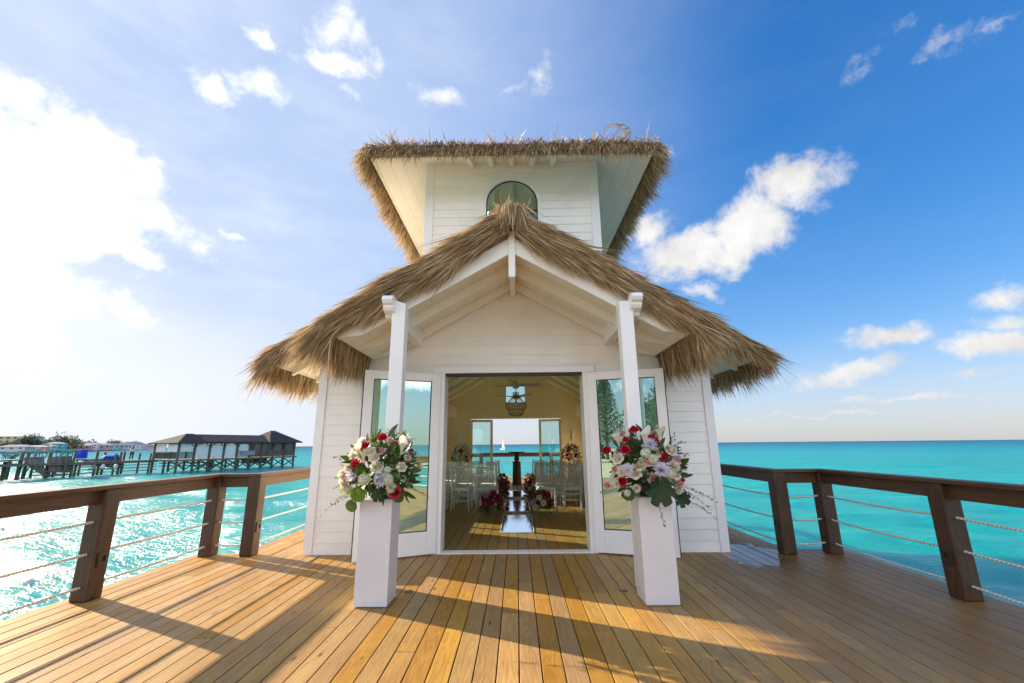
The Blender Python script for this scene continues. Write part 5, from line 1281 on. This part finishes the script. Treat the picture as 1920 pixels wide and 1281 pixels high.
def deck_chair(px, py, Y, rz_, label):
    p = at(px, py, Y); e = empty('garden_chair', p, rz_, label, 'garden chair', 'green garden chairs on the old pier'); 
    mb = MB()
    for k in range(5): x = -.26 + k * .13; mb.beam((x, .05, .32), (x * 1.15, .55, 1.0 - .03 * abs(k - 2)), .11, .03, (0, 1, 0))
    mb.build('backrest', M['green_chair'], e); MB().beam((0, -.35, .42), (0, .12, .32), .56, .04).build('seat', M['green_chair'], e)
    for s_ in (-1, 1):
        MB().box(s_ * .34 - .07, s_ * .34 + .07, -.4, .3, .56, .59).build('armrest', M['green_chair'], e); MB().box(s_ * .32 - .04, s_ * .32 + .04, -.36, -.30, 0, .56).build('leg', M['green_chair'], e); MB().box(s_ * .32 - .04, s_ * .32 + .04, .24, .3, 0, .56).build('leg', M['green_chair'], e)
dy_ = -.08
deck_chair(11, 863.0, 50, 2.2, 'green garden chair at the far left end of the old pier'); deck_chair(18, 862.5, 51, 2.2, 'green garden chair turned sideways, second from the far left'); deck_chair(27, 862, 51, 0.1, 'green garden chair facing the sea, third from the far left')
deck_chair(64, 857, 55, .2, 'green garden chair just behind the sloping boat lift side'); deck_chair(88, 857, 57, .2, 'green garden chair behind the post at the plank panel'); deck_chair(114, 856, 58, .1, 'green garden chair above the left half of the plank panel'); deck_chair(127, 856, 59, .1, 'green garden chair above the right half of the plank panel')
mb = MB(); pier2 = empty('landing_stage', at(-20, 868, 47), 0, 'thin railed landing stage at the far left behind the railing', 'landing stage'); lo = pier2.location.copy()
mb.beam(W(-160, 872, 40), W(40, 862, 46.5), 1.5, .14); mb.build('deck_planks', M['old_wood'], pier2); MB().beam(W(-160, 880, 40), W(40, 870, 46.5), .1, .12).build('stringer', M['old_wood'], pier2)
for px, py, Y in ((3, 897, 45.5), (-30, 900, 44), (12, 892, 47)):
    b_ = W(px, py, Y); MB().tube([b_ + Vector((0, 0, -1.5)), Vector((b_.x, b_.y, W(px, 856 if px == 12 else 866, Y).z))], .16, 8).build('pile', M['pile'], pier2, True)
# the person on the walkway, leaning forward at the rail
pp = at(245, 863.3, 56.0); per = empty('person', (pp.x, pp.y, pp.z), .6, 'person in a white shirt and dark trousers standing on the old pier', 'person')
def skin(name, vs, es, rs, material, parent):
    me = bpy.data.meshes.new(name); me.from_pydata(vs, es, []); o = bpy.data.objects.new(name, me); COL.objects.link(o); o.parent = parent
    sk = o.modifiers.new('body', 'SKIN'); 
    for i, r in enumerate(rs): me.skin_vertices[0].data[i].radius = (r, r)
    me.skin_vertices[0].data[0].use_root = True
    o.modifiers.new('smooth', 'SUBSURF').levels = 1; o.modifiers['smooth'].render_levels = 1; me.materials.append(material); return o
bv = [(0, 0, .95), (.0, -.04, 1.2), (.0, -.06, 1.42), (.0, -.08, 1.52), (0, -.10, 1.62), (.0, -.11, 1.72), (.19, -.05, 1.40), (.24, -.14, 1.14), (.14, -.34, 1.10), (-.19, -.05, 1.40), (-.24, -.14, 1.14), (-.14, -.34, 1.10), (.10, 0, .90), (.12, -.04, .50), (.12, .03, .09), (.12, -.12, .04), (-.10, 0, .90), (-.13, .0, .50), (-.14, .10, .09), (-.14, -.05, .04)]
be = [(0, 1), (1, 2), (2, 3), (3, 4), (4, 5), (2, 6), (6, 7), (7, 8), (2, 9), (9, 10), (10, 11), (0, 12), (12, 13), (13, 14), (14, 15), (0, 16), (16, 17), (17, 18), (18, 19)]
body = skin('body', bv, be, [.13, .13, .14, .055, .085, .06, .06, .045, .035, .06, .045, .035, .10, .065, .045, .035, .10, .065, .045, .035], M['skin'], per)
skin('shirt', [bv[0], bv[1], bv[2], bv[6], (.225, -.11, 1.22), bv[9], (-.225, -.11, 1.22)], [(0, 1), (1, 2), (2, 3), (3, 4), (2, 5), (5, 6)], [.15, .155, .16, .08, .065, .08, .065], M['shirt'], per)
skin('trousers', [(0, 0, .97), bv[12], bv[13], (.12, .03, .12), bv[16], bv[17], (-.14, .10, .12)], [(0, 1), (1, 2), (2, 3), (0, 4), (4, 5), (5, 6)], [.14, .115, .085, .06, .115, .085, .06], M['trousers'], per)
MB().lathe([(.0, .10), (.06, .085), (.092, .03), (.095, -.02), (.0, -.02)], 12, (0, -.095, 1.68)).build('hair', M['black'], per, True)

# ------------------------------------------------------------------ far shore
mb = MB(); sh = [(-900, 60), (-520, 170), (-420, 235), (-365, 298), (-385, 360), (-440, 450), (-520, 560), (-640, 720), (-760, 900), (-1100, 1300), (-2200, 1500), (-2200, 60)]
def shore(pts, z0, z1, name):
    m_ = MB(); m_.prism(pts, 'z', z0, z1); o = m_.build(name, M['land']); tag(o, kind='structure'); return o
shore(sh, -3, -.6, 'shore'); 
inl = [(x - 25, y + 12) for x, y in sh[:-2]] + sh[-2:]; shore(inl, -.9, 1.4, 'terrain')
def tree(x, y, z, h, r, label, seed, mt='far_leaf', n=900, name='tree', group=None, trunk=True, size=.5, flat=.7):
    r_ = np.random.default_rng(seed); e = empty(name, (x, y, z), 0, label, 'tree', group)
    mb = MB(); mb.tube([(0, 0, -.3), (.03 * h, 0, h * .3), (0, .02 * h, h * .62), (.02 * h, 0, h * .85)], [h * .035, h * .026, h * .018, h * .006], 7)
    K = 9; cc = np.stack([r_.normal(0, r * .42, K), r_.normal(0, r * .42, K), h * .62 + r_.normal(0, h * .13, K)], 1)
    for c in cc[:6]: mb.tube([(0, 0, h * .38), tuple(c * np.array([.5, .5, .8])), tuple(c)], [h * .014, h * .009, h * .004], 5)
    mb.build('trunk', M['trunk'], e, True)
    rr = r * r_.uniform(.32, .62, K); k = r_.integers(0, K, n); d = un(r_.normal(size=(n, 3))); P = cc[k] + d * (rr[k] * r_.uniform(.35, 1.05, n))[:, None] * np.array([1, 1, flat])
    D = un(d + r_.normal(0, .6, (n, 3))); S = un(np.cross(D, r_.normal(size=(n, 3)))); q = size * r_.uniform(.5, 1.2, n)[:, None]
    V = np.stack([P, P + D * q * .5 + S * q * .4, P + D * q, P + D * q * .5 - S * q * .4], 1).reshape(-1, 3); b = np.arange(n)[:, None] * 4
    _npm('crown', V, b + np.array([[0, 1, 2, 3]]), np.zeros((0, 3), int), M[mt], e)
    return e
r_ = random.Random(9)
# a continuous low belt of scrub along the shore (too many to count)
N = 16000; gg = np.random.default_rng(4); seg = gg.integers(2, 8, N); t_ = gg.random(N)
A = np.array(sh, float); P0 = A[seg] + (A[seg + 1] - A[seg]) * t_[:, None]; dist = 12 + 60 * gg.random(N)
base_h = 2.4 + 1.6 * np.sin(P0[:, 1] * .11) + 1.3 * np.sin(P0[:, 0] * .23)
P = np.stack([P0[:, 0] - dist * .85, P0[:, 1] + dist * .5, 0.4 + gg.random(N) ** .8 * np.maximum(1.2, base_h + dist * .05)], 1)
D = un(gg.normal(size=(N, 3))); S = un(np.cross(D, gg.normal(size=(N, 3)))); q = gg.uniform(.8, 2.4, N)[:, None]
V = np.stack([P, P + D * q * .5 + S * q * .4, P + D * q, P + D * q * .5 - S * q * .4], 1).reshape(-1, 3); b = np.arange(N)[:, None] * 4
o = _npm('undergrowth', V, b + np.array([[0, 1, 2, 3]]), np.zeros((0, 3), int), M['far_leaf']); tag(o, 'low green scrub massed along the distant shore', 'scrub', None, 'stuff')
def shp(px, Y, dz=0): p = at(px, 840, Y); return p.x, p.y
TL = [(6, 330, 8, 'round tree before the yellow hotel'), (18, 325, 7, 'low tree by the right corner of the hotel'), (38, 340, 11, 'dark tree right of the yellow hotel'), (49, 345, 15, 'tall feathery tree standing right of the hotel'), (60, 350, 9, 'round tree beside the tall feathery tree'), (74, 370, 9, 'low tree left of the aqua house'),
      (84, 380, 10, 'tree touching the aqua house'), (107, 390, 14, 'left half of the big tree clump on the shore'), (117, 395, 17, 'tallest spreading tree on the distant shore'), (127, 400, 15, 'right side of the big tree clump on the shore'), (137, 420, 11, 'tree left of the pink house'), (160, 460, 10, 'tree between the pink and white houses'),
      (172, 480, 10, 'low tree behind the white houses'), (207, 560, 14, 'wispy tree above the pale houses'), (216, 580, 13, 'second wispy tree above the pale houses'), (235, 640, 11, 'small far tree near the boathouse roof'), (252, 700, 12, 'farthest tree just left of the boathouse')]
for i, (px, Y, h, lb) in enumerate(TL):
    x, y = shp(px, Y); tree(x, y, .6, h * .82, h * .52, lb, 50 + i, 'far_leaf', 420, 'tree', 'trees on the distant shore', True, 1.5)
def house_far(px, Y, wd, dp, h, rf, mt, label, storeys=1, rz_=-.75):
    x, y = shp(px, Y); e = empty('house' if storeys < 3 else 'hotel', (x, y, .9), rz_, label, 'house' if storeys < 3 else 'hotel')
    MB().box(-wd / 2, wd / 2, -dp / 2, dp / 2, -1.6, h).build('wall', M[mt], e)
    a, b = wd / 2 + .5, dp / 2 + .5; rr = max(0, wd / 2 - dp / 2)
    MB().add([(-a, -b, h), (a, -b, h), (a, b, h), (-a, b, h), (-rr, 0, h + rf), (rr, 0, h + rf)], [(0, 1, 5, 4), (1, 2, 5), (2, 3, 4, 5), (3, 0, 4), (3, 2, 1, 0)]).build('roof', M['grey_roof'], e)
    for s_ in range(storeys):
        z = h * (s_ + .3) / storeys; n = max(2, int(wd / 4))
        for k in range(n):
            x0 = -wd / 2 + wd * (k + .5) / n; MB().box(x0 - .7, x0 + .7, -dp / 2 - .05, -dp / 2 + .02, z, z + h / storeys * .45).build('window', M['window'], e)
    for k in range(2 * storeys):
        z = h * (k // 2 + .3) / storeys; y0 = -dp / 4 + (k % 2) * dp / 2
        for sx in (-1, 1): MB().box(*sorted((sx * (wd / 2 - .02), sx * (wd / 2 + .05))), y0 - .6, y0 + .6, z, z + h / storeys * .45).build('window', M['window'], e)
house_far(4, 345, 40, 18, 10.2, 2.9, 'hotel', 'pale yellow hotel with a grey hipped roof at the left edge of the shore', 4, .45)
house_far(27, 300, 13, 7, 2.0, 1.5, 'pale', 'long low white beach house under the hotel', 1, .5); house_far(45, 306, 9, 7, 1.9, 1.6, 'pale', 'small white beach house with a pointed roof', 1, .5); house_far(68, 318, 13, 6, 2.0, 1.0, 'pink', 'low flat seafront building on the near shore', 1, .5)
house_far(104, 372, 12, 8, 4.6, 1.5, 'aqua', 'aqua painted house left of the big tree clump', 2, .5); house_far(86, 350, 10, 7, 2.8, 1.3, 'pale', 'white cottage left of the aqua house', 1, .4); house_far(150, 430, 17, 9, 3.2, 1.6, 'pink', 'pinkish house right of the big tree clump', 1, .5)
house_far(168, 455, 15, 9, 4.4, 1.7, 'pale', 'two storey white house right of the pink house', 2, .5); house_far(188, 500, 19, 9, 4.0, 1.8, 'pink', 'long pinkish house in the middle of the row', 1, .5); house_far(208, 540, 18, 9, 4.2, 2.2, 'aqua', 'pale aqua house under the wispy trees', 1, .5)
house_far(228, 590, 24, 10, 4.5, 2.2, 'pale', 'wide white house with a grey roof near the boathouse', 1, .5); house_far(250, 640, 24, 10, 5.6, 3.6, 'pale', 'white house with a pointed roof nearest the boathouse', 2, .5); house_far(268, 700, 26, 10, 4.6, 2.4, 'pink', 'last pinkish house touching the boathouse roof', 1, .5)
mb = MB(); 
for (a, b) in zip(sh[1:5], sh[2:6]): mb.beam((a[0] - 2, a[1] + 1, .0), (b[0] - 2, b[1] + 1, .0), .6, 1.6)
o = mb.build('sea_wall', M['pale']); tag(o, 'low grey sea wall along the near part of the shore', 'sea wall')
# sailing boat on the horizon
sb_ = at(943, 841.5, 262); e = empty('sailing_boat', (sb_.x, sb_.y, WL), -1.15, 'small white sailing boat on the sea seen through the chapel', 'sailing boat')
mb = MB(); vs = []; n = 9
for i in range(n):
    t_ = i / (n - 1); wd = .85 * math.sin(math.pi * (.12 + .88 * (1 - t_) ** .9 * .5 + 0.0)) * (1 - t_ ** 3); x = -2.6 + 5.4 * t_
    vs += [(x, -wd, .75), (x, -wd * .6, -.15), (x, 0, -.35 * (1 - t_)), (x, wd * .6, -.15), (x, wd, .75)]
fs = [(i * 5 + k, i * 5 + k + 1, i * 5 + 6 + k, i * 5 + 5 + k) for i in range(n - 1) for k in range(4)] + [(i * 5, i * 5 + 5, i * 5 + 9, i * 5 + 4) for i in range(n - 1)] + [(0, 4, 3, 2, 1)]
mb.add(vs, fs).build('hull', M['sail'], e); MB().tube([(.3, 0, .6), (.3, 0, 6.6)], .05, 6).build('mast', M['metal'], e)
MB().add([(.25, 0, 1.2), (-2.3, .25, 1.2), (-1.2, .18, 3.4), (.25, 0, 6.4), (.28, .03, 1.2)], [(0, 1, 2, 3), (4, 3, 2, 1)]).build('mainsail', M['sail'], e); MB().add([(.4, 0, 5.6), (2.6, .0, .9), (.6, .3, 1.0), (.42, .03, 5.6)], [(0, 2, 1), (3, 1, 2)]).build('jib', M['sail'], e)

# ------------------------------------------------------------------ the beach behind the photographer (mirrored in the door panes)
mb = MB(); mb.prism([(-160, -24), (-60, -20), (-8, -24), (24, -34), (60, -60), (60, -260), (-220, -260), (-220, -60)], 'z', -3, -1.35); o = mb.build('beach', M['sand']); tag(o, kind='structure')
e = empty('pine_tree', (-28, -62, -1.35), 0, 'tall tiered pine on the beach behind the deck', 'tree'); gg = np.random.default_rng(5)
MB().tube([(0, 0, -.3), (.1, 0, 9), (0, 0, 15.6)], [.34, .2, .04], 8).build('trunk', M['trunk'], e, True)
n = 9000; lv = gg.integers(0, 24, n); z0 = 3.0 + lv * .52; az_ = gg.integers(0, 7, n) * .898 + lv * .5 + gg.normal(0, .10, n); ln_ = (1 - lv / 26.0) ** .8 * 3.6; t_ = gg.random(n) ** .7
P = np.stack([np.cos(az_) * ln_ * t_, np.sin(az_) * ln_ * t_, z0 + .25 * ln_ * t_ ** 2 + gg.normal(0, .10, n)], 1); D = un(gg.normal(size=(n, 3))); S = un(np.cross(D, gg.normal(size=(n, 3)))); q = gg.uniform(.15, .4, n)[:, None]
V = np.stack([P, P + D * q * .5 + S * q * .3, P + D * q, P + D * q * .5 - S * q * .3], 1).reshape(-1, 3); b = np.arange(n)[:, None] * 4
_npm('crown', V, b + np.array([[0, 1, 2, 3]]), np.zeros((0, 3), int), M['tree_leaf'], e)
for i, (x, y, h) in enumerate(((-19.5, -60, 10), (-15, -58, 11.5), (-37, -64, 7), (-45, -60, 7), (-8, -62, 9.5), (-26, -50, 4.5))):
    tree(x, y, -1.35, h, h * .5, 'broad leafy tree on the beach behind the deck, %s' % ('first second third fourth fifth lowest'.split()[i]), 80 + i, 'tree_leaf', 2600, 'tree', 'trees on the beach', True, .55)
#FAR_END
